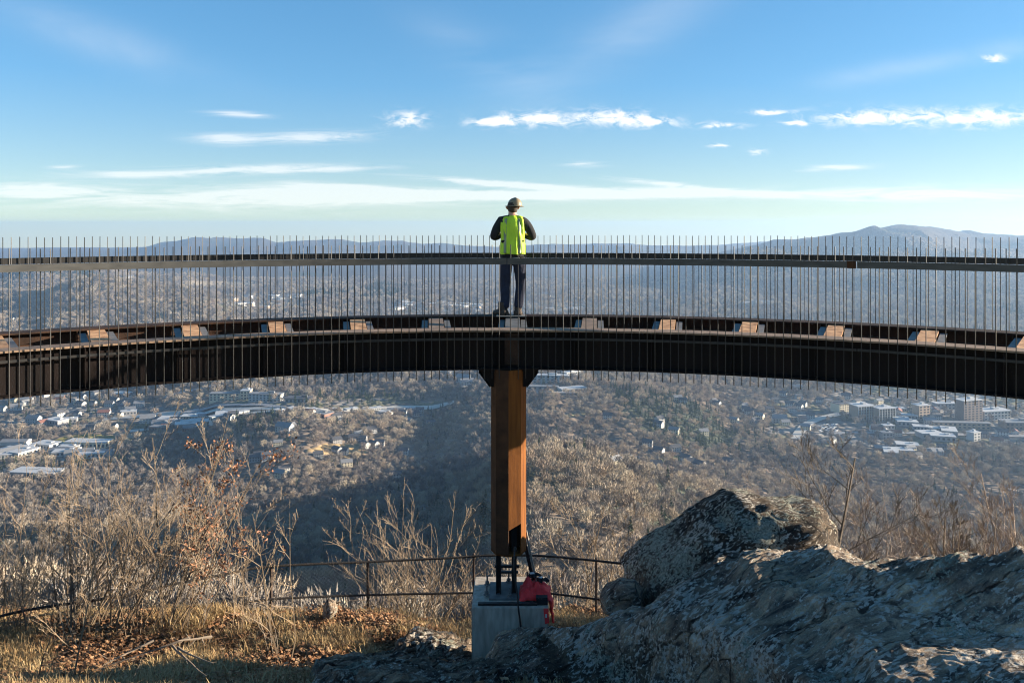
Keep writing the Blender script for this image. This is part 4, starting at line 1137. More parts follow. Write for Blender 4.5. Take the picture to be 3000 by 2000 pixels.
# ------------------------------------------------------------------ rocks
def rock_mat(name, lich=.5, dark=1.0, green=.3):
    m, nt, b = new_mat(name)
    tc = N(nt, 'ShaderNodeTexCoord'); co = tc.outputs['Object']
    r0_ = N(nt, 'ShaderNodeMapping'); r0_.inputs['Rotation'].default_value = (0, R(21), R(-14)); nt.links.new(co, r0_.inputs['Vector'])
    rot = N(nt, 'ShaderNodeMapping'); rot.inputs['Scale'].default_value = (1.0, 4.0, 4.0)
    nt.links.new(r0_.outputs[0], rot.inputs['Vector'])
    def noise(vec, sc, det=8, ro=.6, dist=0):
        n = N(nt, 'ShaderNodeTexNoise'); n.inputs['Scale'].default_value = sc; n.inputs['Detail'].default_value = det; n.inputs['Roughness'].default_value = ro; n.inputs['Distortion'].default_value = dist
        nt.links.new(vec, n.inputs['Vector']); return n.outputs['Fac']
    str_ = noise(rot.outputs[0], 2.2, 9, .65, .6)
    base = ramp(nt, [(.36, (.045, .040, .038)), (.46, (.165, .127, .098)), (.56, (.29, .22, .155)), (.70, (.44, .325, .22))], str_)
    big = noise(co, .9, 4)
    dk = ramp(nt, [(.40, (.45, .45, .48)), (.58, (1, 1, 1))], big)
    mm = N(nt, 'ShaderNodeMixRGB', blend_type='MULTIPLY'); mm.inputs['Fac'].default_value = 1
    nt.links.new(base.outputs[0], mm.inputs['Color1']); nt.links.new(dk.outputs[0], mm.inputs['Color2'])
    vc = N(nt, 'ShaderNodeTexVoronoi'); vc.feature = 'DISTANCE_TO_EDGE'; vc.inputs['Scale'].default_value = .45
    wv = N(nt, 'ShaderNodeTexNoise'); wv.inputs['Scale'].default_value = 2.5; wv.inputs['Detail'].default_value = 5; nt.links.new(co, wv.inputs['Vector'])
    wa = N(nt, 'ShaderNodeVectorMath', operation='MULTIPLY_ADD'); nt.links.new(wv.outputs['Color'], wa.inputs[0]); wa.inputs[1].default_value = (.9, .9, .9); nt.links.new(rot.outputs[0], wa.inputs[2])
    nt.links.new(wa.outputs[0], vc.inputs['Vector'])
    cr = ramp(nt, [(.004, (.3, .3, .3)), (.02, (1, 1, 1))], vc.outputs['Distance'])
    gr_ = noise(co, 70, 3, .7); gv = ramp(nt, [(.3, (.62*dark, .60*dark, .58*dark)), (.7, (1.3*dark, 1.27*dark, 1.22*dark))], gr_)
    mq = N(nt, 'ShaderNodeMixRGB', blend_type='MULTIPLY'); mq.inputs['Fac'].default_value = 1; nt.links.new(mm.outputs[0], mq.inputs['Color1']); nt.links.new(cr.outputs[0], mq.inputs['Color2'])
    m0 = N(nt, 'ShaderNodeMixRGB', blend_type='MULTIPLY'); m0.inputs['Fac'].default_value = 1; nt.links.new(mq.outputs[0], m0.inputs['Color1']); nt.links.new(gv.outputs[0], m0.inputs['Color2'])
    mm = m0
    # lichen blotches
    st = N(nt, 'ShaderNodeMapping'); st.inputs['Scale'].default_value = (1, 2.3, 2.3); nt.links.new(r0_.outputs[0], st.inputs['Vector'])
    def mix(a, ka, c, kc):
        q = N(nt, 'ShaderNodeMath', operation='MULTIPLY'); nt.links.new(a, q.inputs[0]); q.inputs[1].default_value = ka
        w_ = N(nt, 'ShaderNodeMath', operation='MULTIPLY_ADD'); nt.links.new(c, w_.inputs[0]); w_.inputs[1].default_value = kc; nt.links.new(q.outputs[0], w_.inputs[2])
        return w_.outputs[0]
    l1 = noise(st.outputs[0], 12.5, 4, .62, .25); l2 = noise(co, 1.3, 3)
    th = .615-.06*lich
    lr = ramp(nt, [(th, (0, 0, 0)), (th+.02, (1, 1, 1))], mix(l1, .65, l2, .35))
    lc = ramp(nt, [(.3, (.30, .28, .24)), (.55, (.44, .40, .34)), (.72, (.58, .53, .44))], noise(co, 14, 5))
    m2 = N(nt, 'ShaderNodeMixRGB'); nt.links.new(lr.outputs[0], m2.inputs['Fac']); nt.links.new(mm.outputs[0], m2.inputs['Color1']); nt.links.new(lc.outputs[0], m2.inputs['Color2'])
    l3 = noise(co, 22, 5, .7, .3); l4 = noise(co, 1.7, 3, .5)
    th = .60-.10*green
    lr2 = ramp(nt, [(th, (0, 0, 0)), (th+.015, (1, 1, 1))], mix(l3, .55, l4, .45))
    gc = ramp(nt, [(.35, (.13, .135, .105)), (.55, (.27, .275, .215)), (.7, (.40, .395, .33))], noise(co, 40, 3))
    m3 = N(nt, 'ShaderNodeMixRGB'); nt.links.new(lr2.outputs[0], m3.inputs['Fac']); nt.links.new(m2.outputs[0], m3.inputs['Color1']); nt.links.new(gc.outputs[0], m3.inputs['Color2'])
    nt.links.new(m3.outputs[0], b.inputs['Base Color'])
    b.inputs['Roughness'].default_value = .92; b.inputs['Specular IOR Level'].default_value = .25
    bp1 = N(nt, 'ShaderNodeBump'); bp1.inputs['Strength'].default_value = 1.0; bp1.inputs['Distance'].default_value = .10; nt.links.new(str_, bp1.inputs['Height'])
    bc = N(nt, 'ShaderNodeBump'); bc.inputs['Strength'].default_value = 1; bc.inputs['Distance'].default_value = .03; nt.links.new(cr.outputs[0], bc.inputs['Height']); nt.links.new(bc.outputs[0], bp1.inputs['Normal'])
    bp2 = N(nt, 'ShaderNodeBump'); bp2.inputs['Strength'].default_value = .7; bp2.inputs['Distance'].default_value = .015; nt.links.new(l3, bp2.inputs['Height']); nt.links.new(bp1.outputs[0], bp2.inputs['Normal'])
    nt.links.new(bp2.outputs[0], b.inputs['Normal'])
    return m
m_rock = rock_mat('striated_lichen_rock', 1.45, 1.3, .25)
m_rock_g = rock_mat('green_lichen_rock', 1.1, .42, .55)
m_rock_d = rock_mat('dark_ledge_rock', 1.1, 1.1, .4)

EDGE = np.array([(.0, 10.1), (.35, 9.9), (.62, 9.62), (1.1, 9.25), (1.5, 8.95), (2.02, 8.3), (2.4, 7.63), (2.65, 7.0), (2.75, 6.0), (2.8, 5.0)])
CREST = np.array([(-.7, 10.4), (0, 10.25), (.35, 10.0), (.8, 9.75), (2.0, 9.7), (3.0, 9.6), (3.8, 9.3), (4.3, 8.9), (5.0, 8.3), (6.2, 8.2), (8.5, 8.0)])
def slab(x, y):
    z = -4.97+.385*x-.010*x*x
    # long low swells running lower left to upper right
    a = R(33); p = x*math.cos(a)+y*math.sin(a); q = -x*math.sin(a)+y*math.cos(a)
    z = z+.10*fbm(p*.30, q*1.1, 3)+.065*fbm(p*.7+4, q*3.4, 4)+.030*ridged(p*1.4, q*8.5, 3)+.022*ridged(p*2.2+4, q*17, 3)+.012*fbm(p*6, q*26, 3)
    s_ = (x*.92+.30*y+.9*fbm(x*.5, y*.8, 3))/1.05; fr_ = s_-np.floor(s_); g_ = np.clip((fr_-.52)/.48, 0, 1)**1.3
    z = z+.24*np.exp(-((x-2.85)/1.05)**2-((y-9.2)/1.1)**2)
    K = .7*np.clip((x-.8)/2.5, 0, 1)*np.clip(.75+1.5*fbm(x*.6+3, y*.6, 3), 0, 1.25)
    z = z+K*(g_-fr_)*.42
    ye = np.interp(x, EDGE[:, 0], EDGE[:, 1]); yc = np.interp(x, CREST[:, 0], CREST[:, 1])
    yc = yc+.18*fbm(x*1.4, 3.3, 3)
    # in front of the ledge
    d = ye-y+.12*fbm(x*3, y*3, 3)
    st = 1/(1+np.exp(-d/.07)); lo = .50+.28*np.clip(d, 0, 3)+.10*fbm(x*2.2+5, y*2.2, 4)
    z = z-st*lo*np.clip((x-.1)/.7, .25, 1)
    lowr = np.clip((8.35-y+.3*fbm(x*1.2, 4.4, 3))/.8, 0, 1)*np.clip((x-2.3)/.8, 0, 1)
    fl = -3.86+.045*(x-3.2)+.13*fbm(x*.9, y*1.3, 4)+.05*ridged(x*1.1-y*.3, y*3.0, 3)+.03*ridged(x*2.4, y*7.0, 3)
    z = z*(1-lowr)+np.minimum(z, fl)*lowr
    # behind the crest
    e = np.maximum(y-yc, 0); z = z-.9*e-1.1*e*e
    # left end
    z = z-2.2*np.clip(-.15-x, 0, 9)**1.3
    # rolled lip
    z = z-.10*np.exp(-((y-yc)/.22)**2)
    return z
def grid_rock(name, fn, x0, x1, y0, y1, nx, ny, mats, label, cat='rock', parent=None, zmin=-7.6):
    X, Y = np.meshgrid(np.linspace(x0, x1, nx), np.linspace(y0, y1, ny))
    Z = np.maximum(fn(X, Y), zmin)
    # sideways displacement so that the steep faces are not stretched
    V = np.stack([X+.03*fbm(X*6, Y*6, 3), Y+.05*fbm(X*5+9, Z*6, 3), Z], -1).reshape(-1, 3)
    idx = np.arange(nx*ny).reshape(ny, nx)
    Fq = np.stack([idx[:-1, :-1], idx[:-1, 1:], idx[1:, 1:], idx[1:, :-1]], -1).reshape(-1, 4)
    o = np_mesh(name, V, Fq, mats)
    if isinstance(mats, list):
        xc = (X[:-1, :-1]+X[1:, 1:])/2; yc = (Y[:-1, :-1]+Y[1:, 1:])/2
        ye = np.interp(xc, EDGE[:, 0], EDGE[:, 1])
        mi = np.where((yc < ye+.03+.1*fbm(xc*5, yc*5, 3)), 1, 0)
        mi = np.where((mi == 1) & (fbm(xc*1.1+7, yc*1.1, 3) > .12), 2, mi)
        o.data.polygons.foreach_set('material_index', mi.astype(np.int32).ravel())
    if parent: o.parent = parent
    tag(o, label, cat)
    return o
grid_rock('rock_ledge', slab, -.9, 8.6, 4.2, 10.9, 900, 640, [m_rock, m_rock_g, m_rock_d], 'huge striated grey rock slab with pale lichen filling the lower right corner')

def outline_rock(name, outl, y0, dep, mats, label, seed, cu, cv, dark_low=True, cat='rock', sub=5, amp=.055):
    """boulder whose outline (photo px) is given its own depth and real thickness"""
    bm = bmesh.new(); bmesh.ops.create_icosphere(bm, subdivisions=sub, radius=1)
    ang = np.array([math.atan2(-(v-cv), u-cu) for u, v in outl]); rad = np.array([math.hypot(u-cu, v-cv) for u, v in outl])*y0/F
    k = np.argsort(ang); ang = ang[k]; rad = rad[k]
    A = np.concatenate([ang-2*math.pi, ang, ang+2*math.pi]); Rr = np.concatenate([rad, rad, rad])
    c = at(cu, cv, y0)
    P = np.array([tuple(v.co) for v in bm.verts])
    th = np.arctan2(P[:, 2], P[:, 0]); rxz = np.sqrt(P[:, 0]**2+P[:, 2]**2)
    ro = np.interp(th, A, Rr)
    # superellipse: flatter faces
    g = rxz**.7
    X = np.cos(th)*ro*g; Z = np.sin(th)*ro*g; Yv = np.sign(P[:, 1])*np.abs(P[:, 1])**.75*dep
    rq = np.random.RandomState(seed); sc_ = float(rad.mean())
    for _ in range(11):      # split faces
        n_ = rq.randn(3)*[1.1, .8, 1.1]; n_[1] = -abs(n_[1])-.15; n_ /= np.linalg.norm(n_)
        dd = X*n_[0]+Yv*n_[1]+Z*n_[2]; lim = dd.max()*rq.uniform(.60, .86)
        ex = np.maximum(dd-lim, 0)*.92
        X = X-ex*n_[0]*.45; Yv = Yv-ex*n_[1]; Z = Z-ex*n_[2]*.45
    a_ = R(16); pp = X*math.cos(a_)+Z*math.sin(a_); qq = -X*math.sin(a_)+Z*math.cos(a_)
    tt = qq*9+2.2*fbm(pp*1.1+seed, qq*1.5+Yv, 3); n = amp*(fbm(pp*1.2+seed, qq*3.5+Yv*1.5, 4)*1.8+(tt-np.floor(tt))**2*.9+ridged(pp*2+seed, qq*9+Yv*2, 3)*.6+fbm(X*9+seed, Z*9+Yv*7, 3)*.4)
    L = np.sqrt(X*X+Z*Z+Yv*Yv)+1e-6
    V = np.stack([c.x+X*(1+n/L), c.y+Yv*(1+n/L), c.z+Z*(1+n/L)], 1)
    for v, q in zip(bm.verts, V): v.co = q
    me = bpy.data.meshes.new(name); bm.to_mesh(me); bm.free(); me.materials.append(mats)
    me.polygons.foreach_set('use_smooth', [True]*len(me.polygons))
    o = bpy.data.objects.new(name, me); COL.objects.link(o); tag(o, label, cat)
    return o
outline_rock('boulder', [(1812, 1700), (1822, 1655), (1900, 1608), (1968, 1590), (2020, 1560), (2062, 1528), (2120, 1500), (2190, 1478), (2260, 1482), (2330, 1490), (2395, 1484), (2435, 1510), (2465, 1545), (2480, 1590), (2470, 1680), (2350, 1790), (2100, 1830), (1900, 1800), (1830, 1750)], 10.6, 1.0, m_rock_g, 'rounded dark boulder with lichen standing behind the rock slab', 3, 2150, 1640)
outline_rock('boulder', [(1768, 1760), (1800, 1728), (1850, 1715), (1880, 1740), (1890, 1800), (1800, 1800), (1770, 1785)], 10.3, .35, m_rock_d, 'small dark rock tucked under the left end of the lichen boulder', 8, 1826, 1760, sub=4, amp=.03)
def outcrop(seed, cx, cy, rx, ry, hgt, rot):
    def fn(x, y):
        c, s = math.cos(rot), math.sin(rot)
        p = ((x-cx)*c+(y-cy)*s)/rx; q = (-(x-cx)*s+(y-cy)*c)/ry
        e = p*p+q*q+.45*fbm(x*1.7+seed, y*1.7, 4)
        m = np.clip(1.15-e, -1, 1)
        top = np.clip(m, 0, .45)/.45
        h = H(x, y)-.25+(hgt+.25)*top**.6+np.minimum(m, 0)*.6
        a = R(20); pp = x*math.cos(a)+y*math.sin(a); qq = -x*math.sin(a)+y*math.cos(a)
        tt = (qq*4+.7*fbm(pp*1.3, qq*1.3, 3))*1.3; st = (np.floor(tt)-tt)*.05
        return h+top*(.10*fbm(pp*1.6+seed, qq*5, 4)+.06*ridged(pp*2.4, qq*9+seed, 3)+st-.03*fbm(x*9, y*9, 2)-(x-cx)*.05)
    return fn
grid_rock('rock_outcrop', outcrop(3, -.95, 12.0, 1.0, .6, .26, .1), -2.3, .4, 11.2, 12.9, 260, 170, m_rock_d, 'dark flat rock left of the pedestal near the fence')
grid_rock('rock_outcrop', outcrop(9, -1.75, 10.7, 1.0, .6, .24, .0), -3.1, -.5, 9.9, 11.6, 260, 170, m_rock_d, 'low grey rock poking through the straw grass left of the pedestal')
grid_rock('rock_outcrop', outcrop(15, -.95, 9.35, 1.25, .8, .30, .2), -2.6, .7, 8.2, 10.4, 320, 220, m_rock_d, 'broad dark rock at the bottom edge in front of the pedestal')
outline_rock('boulder', [(945, 1775), (957, 1757), (975, 1760), (988, 1790), (975, 1812), (950, 1810)], 13.2, .12, m_rock_d, 'small dark upright stone in the leaf litter near the fence', 39, 966, 1785, sub=3, amp=.01)

# ------------------------------------------------------------------ shrubs and saplings
m_tw = simple('pale_twig_bark', (.13, .090, .055), .85, 0, scale=3, c2=(.28, .205, .13))
m_tw2 = simple('grey_brown_bark', (.075, .058, .045), .85, 0, scale=4, c2=(.23, .18, .13))
m_tw3 = simple('reddish_twig_bark', (.22, .165, .13), .85, 0, scale=4, c2=(.40, .31, .235))
m_leaf = simple('dead_oak_leaf', (.13, .05, .022), .7, 0, scale=9, c2=(.29, .125, .055))
def grow(mb, p, d, L, r, depth, rnd, spread, up, leaves=None, bend=.12, kids=(3, 5), minr=.0034, tips=None, ls=1.0):
    n = 5 if depth else 3
    pts = [p]; rad = [r]; q = p.copy(); dd = d.normalized()
    for i in range(n):
        dd = (dd+Vector((rnd.gauss(0, bend), rnd.gauss(0, bend), rnd.gauss(0, bend*.6)+up*.05))).normalized()
        q = q+dd*(L/n); pts.append(q.copy()); rad.append(max(r*(1-.72*(i+1)/n), minr))
    mb.tube(pts, rad, 4 if r > .008 else 3, cap=False)
    if tips is not None and depth <= 1: tips.extend(pts[2:])
    if depth <= 0: return
    k = rnd.randint(*kids)
    for j in range(k):
        t = .22+.75*(j+rnd.random())/k
        i = min(int(t*n), n-1); f = t*n-i
        b = pts[i]*(1-f)+pts[i+1]*f
        ax = (pts[i+1]-pts[i]).normalized()
        side = ax.cross(Vector((rnd.gauss(0, 1), rnd.gauss(0, 1), rnd.gauss(0, 1))))
        if side.length < 1e-3: continue
        side.normalize()
        an = rnd.uniform(.55, 1.15)*(spread/.55)**.5
        nd = (ax*math.cos(an)+side*math.sin(an)+Vector((0, 0, up))).normalized()
        grow(mb, b, nd, L*rnd.uniform(.16, .42)*ls*(1.2-t*.6), max(rad[i]*.55, minr), depth-1, rnd, spread, up+.35, leaves, bend*1.2, kids, minr, tips, ls)
def shrub(name, u, v, y, stems, hpx, lean, width, seed, mat, label, group=None, depth=2, spread=.55, r0=.012, kids=(3, 5), bend=.10, basew=.15, leaves=0, cat='shrub', minr=.0034, up=.12):
    r0 *= 1.05; kids = (kids[0]+1, kids[1]+(4 if cat == 'tree' else 3)); minr *= .74; hpx *= .93
    rnd = random.Random(seed)
    if y < 13.5 and u < 900:      # stand it where the ground shows
        vt = v-hpx; v = max(v, 1838)+rnd.uniform(0, 14)
        ys_ = np.linspace(7.5, 14.3, 400); hh_ = H((u-UC)/F*ys_, ys_); k_ = np.where(hh_ >= -(v-VH)/F*ys_)[0]
        y = float(ys_[k_[0]]) if len(k_) else 13.4
        hpx = v-vt; stems = max(1, int(stems*.72+.5)) if stems > 3 else stems
    b = at(u, v, y); g = float(H(b.x, b.y))
    t = empty(name, (b.x, b.y, g)); tag(t, label, cat, group)
    Hm = max(hpx/F*y+(b.z-g), .5)
    mb = MB(); tips = []
    for s in range(stems):
        off = Vector((rnd.gauss(0, basew), rnd.gauss(0, basew*.8), -.12))
        L = Hm*rnd.uniform(.55, 1.02) if stems > 1 else Hm
        d = Vector((lean+rnd.gauss(0, width), rnd.gauss(0, width*.8), 1))
        grow(mb, off, d, L, r0*rnd.uniform(.6, 1.15), depth, rnd, spread, up, None, bend, kids, minr, tips, 1.45 if cat == 'tree' else 1.12)
    mb.build('stems', mat, t)
    if leaves:
        V = []; Fs = []
        for _ in range(leaves):
            p = rnd.choice(tips)+Vector((rnd.gauss(0, .04), rnd.gauss(0, .04), rnd.gauss(0, .04)))
            a = Vector((rnd.gauss(0, 1), rnd.gauss(0, 1), rnd.gauss(0, 1))).normalized(); c = a.cross(Vector((rnd.gauss(0, 1), rnd.gauss(0, 1), rnd.gauss(0, 1)))).normalized()
            s = rnd.uniform(.03, .06); k = len(V)
            V += [p-a*s*.5, p+c*s*.32+a*s*.1, p+a*s*.7, p-c*s*.3+a*s*.1]; Fs += [(k, k+1, k+2), (k, k+2, k+3)]
        mb = MB(); mb.add(V, Fs); lv = mb.build('leaves', m_leaf, t); lv['kind'] = 'stuff'
    return t
GL = 'bare shrubs of the left thicket'
shrub('shrub', 180, 1790, 10.3, 17, 560, .05, .22, 1, m_tw2, 'dark many-stemmed bare shrub with tall spindly tops, left part of the thicket', GL, 2, .5, .014)
shrub('sapling', 205, 1800, 10.1, 2, 720, .0, .02, 2, m_tw2, 'tallest thin dark sapling rising through the left thicket toward the girder', GL, 2, .5, .022, (5, 7), .05, .05)
shrub('shrub', 255, 1790, 10.0, 14, 470, .22, .25, 3, m_tw, 'pale many-stemmed bare shrub leaning right, in front of the tall dark sapling', GL, 2, .5, .012)
shrub('shrub', 330, 1750, 10.8, 18, 520, .30, .20, 4, m_tw, 'dense tan shrub of straight stems leaning right in the middle of the thicket', GL, 2, .45, .012)
shrub('shrub', 395, 1730, 11.4, 12, 470, .28, .18, 5, m_tw, 'thin tan shrub behind the dense leaning one', GL, 2, .45, .010)
shrub('shrub', 60, 1760, 11.5, 13, 420, .0, .25, 6, m_tw2, 'grey bare shrub at the left edge of the photo', GL, 2, .5, .011)
shrub('shrub', 10, 1730, 12.3, 12, 430, -.05, .25, 7, m_tw, 'low pale brush at the far left edge behind the grey shrub', GL, 2, .5, .010)
shrub('sapling', 485, 1690, 11.2, 3, 560, .16, .08, 8, m_tw2, 'dark forked sapling leaning right at the right end of the thicket', GL, 3, .5, .026, (4, 6), .07, .03)
shrub('oak_sapling', 500, 1680, 11.6, 9, 480, .32, .18, 9, m_tw, 'oak sapling still carrying rust-brown dead leaves', None, 2, .6, .013, (4, 6), .12, .12, leaves=1500, cat='sapling')
shrub('shrub', 450, 1700, 12.4, 12, 480, .25, .18, 10, m_tw, 'slim pale shrub behind the dark forked sapling', GL, 2, .45, .010)
shrub('shrub', 575, 1700, 12.6, 9, 400, .15, .2, 11, m_tw2, 'open twiggy shrub between the oak sapling and the fence', GL, 2, .5, .010)
shrub('shrub', 120, 1990, 8.6, 3, 330, .22, .35, 12, m_tw, 'small bent bare seedling at the lower left corner', None, 2, .5, .010, (2, 4), .12, .05)
shrub('shrub', 205, 2000, 8.5, 1, 440, .20, .05, 13, m_tw, 'pale slanting sapling rising from the bottom edge at left', None, 2, .5, .020, (4, 5), .10, .02)
shrub('sapling', 825, 1925, 9.4, 1, 520, -.20, .0, 14, m_tw, 'pale forked sapling right of the thicket leaning left over the fence', 'forked saplings right of the thicket', 3, .55, .021, (4, 6), .07, .02)
shrub('sapling', 840, 1925, 9.45, 1, 500, .16, .0, 15, m_tw, 'pale sapling leaning right beside the left-leaning one', 'forked saplings right of the thicket', 2, .5, .018, (4, 6), .08, .02)
shrub('sapling', 815, 1915, 9.6, 4, 330, -.02, .18, 16, m_tw2, 'short thin stems around the foot of the forked saplings', 'forked saplings right of the thicket', 2, .5, .008, (2, 4), .08, .04)
shrub('shrub', 700, 1720, 13.2, 7, 330, .02, .22, 17, m_tw, 'thin pale twigs standing at the fence behind the forked saplings', None, 2, .5, .008)
# fallen dead branch in the grass
t = empty('dead_branch', tuple(at(520, 1900, 9.0))); tag(t, 'fallen grey dead branch with fork lying in the straw grass', 'branch')
mb = MB(); rnd = random.Random(77)
o0 = at(520, 1905, 9.0)
for a_, b_ in [((505, 1905), (600, 2010)), ((520, 1910), (600, 1965)), ((560, 1880), (280, 1980)), ((450, 1890), (300, 1960)), ((620, 1880), (520, 1900))]:
    p = at(a_[0], a_[1], 9.0); q = at(b_[0], b_[1], 8.6); d_ = q-p
    grow(mb, p-o0+Vector((0, 0, .04)), d_, d_.length, .016, 1, rnd, .5, .05, None, .06, (2, 4), .003)
mb.build('limb', m_tw2, t)
# beyond the fence
shrub('shrub', 1225, 1770, 17.5, 26, 370, .08, .34, 30, m_tw, 'round pale bare bush beyond the fence, left of the column', None, 2, .6, .018, (4, 5), .12, .25, minr=.004)
shrub('sapling', 1170, 1760, 16.5, 1, 330, -.55, .0, 31, m_tw, 'crooked pale limb reaching left from beside the round bush', None, 3, .6, .018, (3, 5), .12, .03, minr=.0045)
shrub('shrub', 1370, 1760, 17.0, 8, 210, .1, .3, 32, m_tw, 'low twiggy bush just left of the column foot', None, 2, .6, .012, (3, 5), .12, .15, minr=.004)
shrub('sapling', 1735, 1730, 17.5, 3, 360, .04, .12, 33, m_tw, 'pale forked tree beyond the fence right of the column', 'pale trees beyond the fence right', 3, .6, .022, (4, 6), .13, .05, minr=.005)
shrub('sapling', 1660, 1730, 18.5, 4, 260, -.05, .25, 34, m_tw, 'thin pale tree with crooked limbs next to the brace board', 'pale trees beyond the fence right', 3, .6, .018, (3, 5), .13, .08, minr=.005)
shrub('shrub', 1850, 1720, 19, 7, 250, .15, .3, 35, m_tw, 'pale brush rising beyond the left end of the boulder', None, 2, .6, .016, (3, 5), .12, .2, minr=.005)
GR = 'bare trees behind the rocks on the right'
shrub('tree', 2440, 1660, 13.6, 1, 400, -.02, .0, 40, m_tw2, 'dark young tree with open crown behind the right end of the boulder', GR, 3, .55, .034, (6, 8), .09, .02, minr=.004, cat='tree')
shrub('tree', 2770, 1700, 14.5, 2, 460, .02, .06, 41, m_tw2, 'tallest dense grey bare tree behind the rocks at right', GR, 3, .5, .036, (6, 8), .08, .04, minr=.004, cat='tree')
shrub('tree', 2985, 1680, 15, 3, 420, -.03, .10, 42, m_tw3, 'reddish bare tree at the right edge of the photo', GR, 3, .5, .03, (5, 7), .08, .08, minr=.004, cat='tree')
shrub('tree', 2880, 1680, 15.6, 3, 330, .0, .14, 43, m_tw3, 'slim reddish bare tree between the tall grey one and the right edge', GR, 3, .5, .024, (5, 6), .08, .08, minr=.004, cat='tree')
shrub('tree', 2620, 1660, 14.8, 3, 270, .05, .16, 44, m_tw3, 'low spreading reddish tree in the gap between two taller ones', GR, 3, .55, .022, (5, 6), .1, .1, minr=.004, cat='tree')
shrub('shrub', 2690, 1680, 13.8, 12, 250, .0, .35, 45, m_tw3, 'reddish brush behind the middle of the rock crest', None, 2, .6, .014, (4, 5), .12, .3, minr=.004)
shrub('shrub', 2520, 1660, 14.2, 12, 220, .05, .35, 46, m_tw3, 'reddish brush right of the dark young tree', None, 2, .6, .014, (4, 5), .12, .3, minr=.004)
shrub('shrub', 2860, 1680, 13.6, 12, 230, .0, .35, 47, m_tw, 'tan brush behind the right part of the rock crest', None, 2, .6, .014, (4, 5), .12, .3, minr=.004)
shrub('shrub', 2990, 1670, 13.2, 10, 230, -.1, .35, 48, m_tw2, 'grey brush at the right edge above the rock', None, 2, .6, .014, (4, 5), .12, .25, minr=.004)
shrub('shrub', 2200, 1600, 14.5, 7, 220, .1, .45, 49, m_tw, 'pale crooked twigs rising behind the top of the boulder', None, 2, .7, .014, (3, 5), .14, .3, minr=.004)
shrub('shrub', 2350, 1600, 15, 7, 200, .1, .45, 50, m_tw3, 'reddish twigs behind the right shoulder of the boulder', None, 2, .7, .014, (3, 5), .14, .3, minr=.004)
shrub('shrub', 2010, 1650, 16, 8, 180, -.1, .5, 51, m_tw, 'sprawling pale twigs left of the top of the boulder', None, 2, .7, .014, (3, 5), .14, .3, minr=.004)

# scrub on the steep slope beyond the fence (one mass)
SC = bpy.data.collections.new('scrub_sources')
m_sc = rand_mat('scrub_twigs', [(0, (.040, .030, .021)), (.4, (.080, .060, .040)), (.7, (.115, .088, .058)), (1, (.058, .042, .029))])
for i in range(5):
    rnd = random.Random(100+i); mb = MB()
    for s in range(7):
        grow(mb, Vector((rnd.gauss(0, .25), rnd.gauss(0, .25), -.3)), Vector((rnd.gauss(0, .45), rnd.gauss(0, .45), 1)), rnd.uniform(1.4, 2.9), .018, 2, rnd, .9, .0, None, .2, (5, 7), .007)
    o = mb.build('scrub_%d' % i, m_sc); COL.objects.unlink(o); SC.objects.link(o)
def scrub(y0, y1, s, seed, size):
    r = np.random.RandomState(seed); out = []
    y = y0
    while y < y1:
        ss = s*(1+(y-y0)/y1*1.2); xm = y*.68+2; n = int(2*xm/ss)
        out.append(np.stack([np.linspace(-xm, xm, n)+r.rand(n)*ss, y+r.rand(n)*ss], 1)); y += ss
    P = np.concatenate(out); x, y = P.T
    keep = (y > 15.8+.02*x*x*0+np.where(x < -4, -(-4-x)*.35, 0)) & ~((np.abs(x-1.15) < 1.0) & (y < 17.4))
    x, y = x[keep], y[keep]
    return np.stack([x, y, H(x, y)], 1), r.rand(len(x))*6.28, (.5+.6*r.rand(len(x)))*size*np.clip(.36+(y-15)/45, 0, 1), r.randint(0, 5, len(x))
scatter('undergrowth', *scrub(13.5, 150, .72, 8, .95), SC, 'tangled pale winter brush covering the slope beyond the fence')

# dry grass and fallen leaves
GS = bpy.data.collections.new('grass_sources')
m_gr = rand_mat('dry_straw', [(0, (.22, .145, .07)), (.35, (.46, .34, .18)), (.7, (.32, .21, .10)), (1, (.17, .10, .05))])
m_lf = rand_mat('fallen_leaf', [(0, (.17, .08, .04)), (.4, (.30, .17, .09)), (.75, (.11, .05, .025)), (1, (.40, .27, .16))])
for i in range(4):
    r = np.random.RandomState(40+i); n = 26
    P = r.randn(n, 3)*[.05, .05, 0]; D = r.randn(n, 3)*[.7, .7, 0]+[0, 0, .8]
    V = []; T = []
    for p, d in zip(P, D):
        d = d/np.linalg.norm(d); L = r.uniform(.09, .22); sdir = np.cross(d, [0, 0, 1]); sdir /= np.linalg.norm(sdir)+1e-6; w = .0035
        m1 = p+d*L*.55; d2 = d+np.array([0, 0, -.55]); tip = m1+d2*L*.45
        k = len(V); V += [p-sdir*w, p+sdir*w, m1+sdir*w*.8, m1-sdir*w*.8, tip]; T += [(k, k+1, k+2), (k, k+2, k+3), (k+3, k+2, k+4)]
    o = np_mesh('a_grass_%d' % i, V, T, m_gr, smooth=False, link=False); GS.objects.link(o)
for i in range(3):
    r = np.random.RandomState(60+i); V = []; T = []
    for q in range(7):
        p = r.randn(3)*[.07, .07, .012]+[0, 0, .015]; a = r.randn(3)*[1, 1, .45]; a /= np.linalg.norm(a); c = np.cross(a, r.randn(3)*[.3, .3, 1]); c /= np.linalg.norm(c)
        s = r.uniform(.03, .055); k = len(V)
        V += [p-a*s*.6, p+c*s*.38, p+a*s*.6+np.array([0, 0, s*.3]), p-c*s*.38+np.array([0, 0, s*.15])]; T += [(k, k+1, k+2), (k, k+2, k+3)]
    o = np_mesh('b_leaf_%d' % i, V, T, m_lf, smooth=False, link=False); GS.objects.link(o)
r = np.random.RandomState(9)
n = 42000
y = 6.2+r.rand(n)*9.8; x = (r.rand(n)*1.35-.70)*y
keep = (x < 1.3) | (y > 10.9)
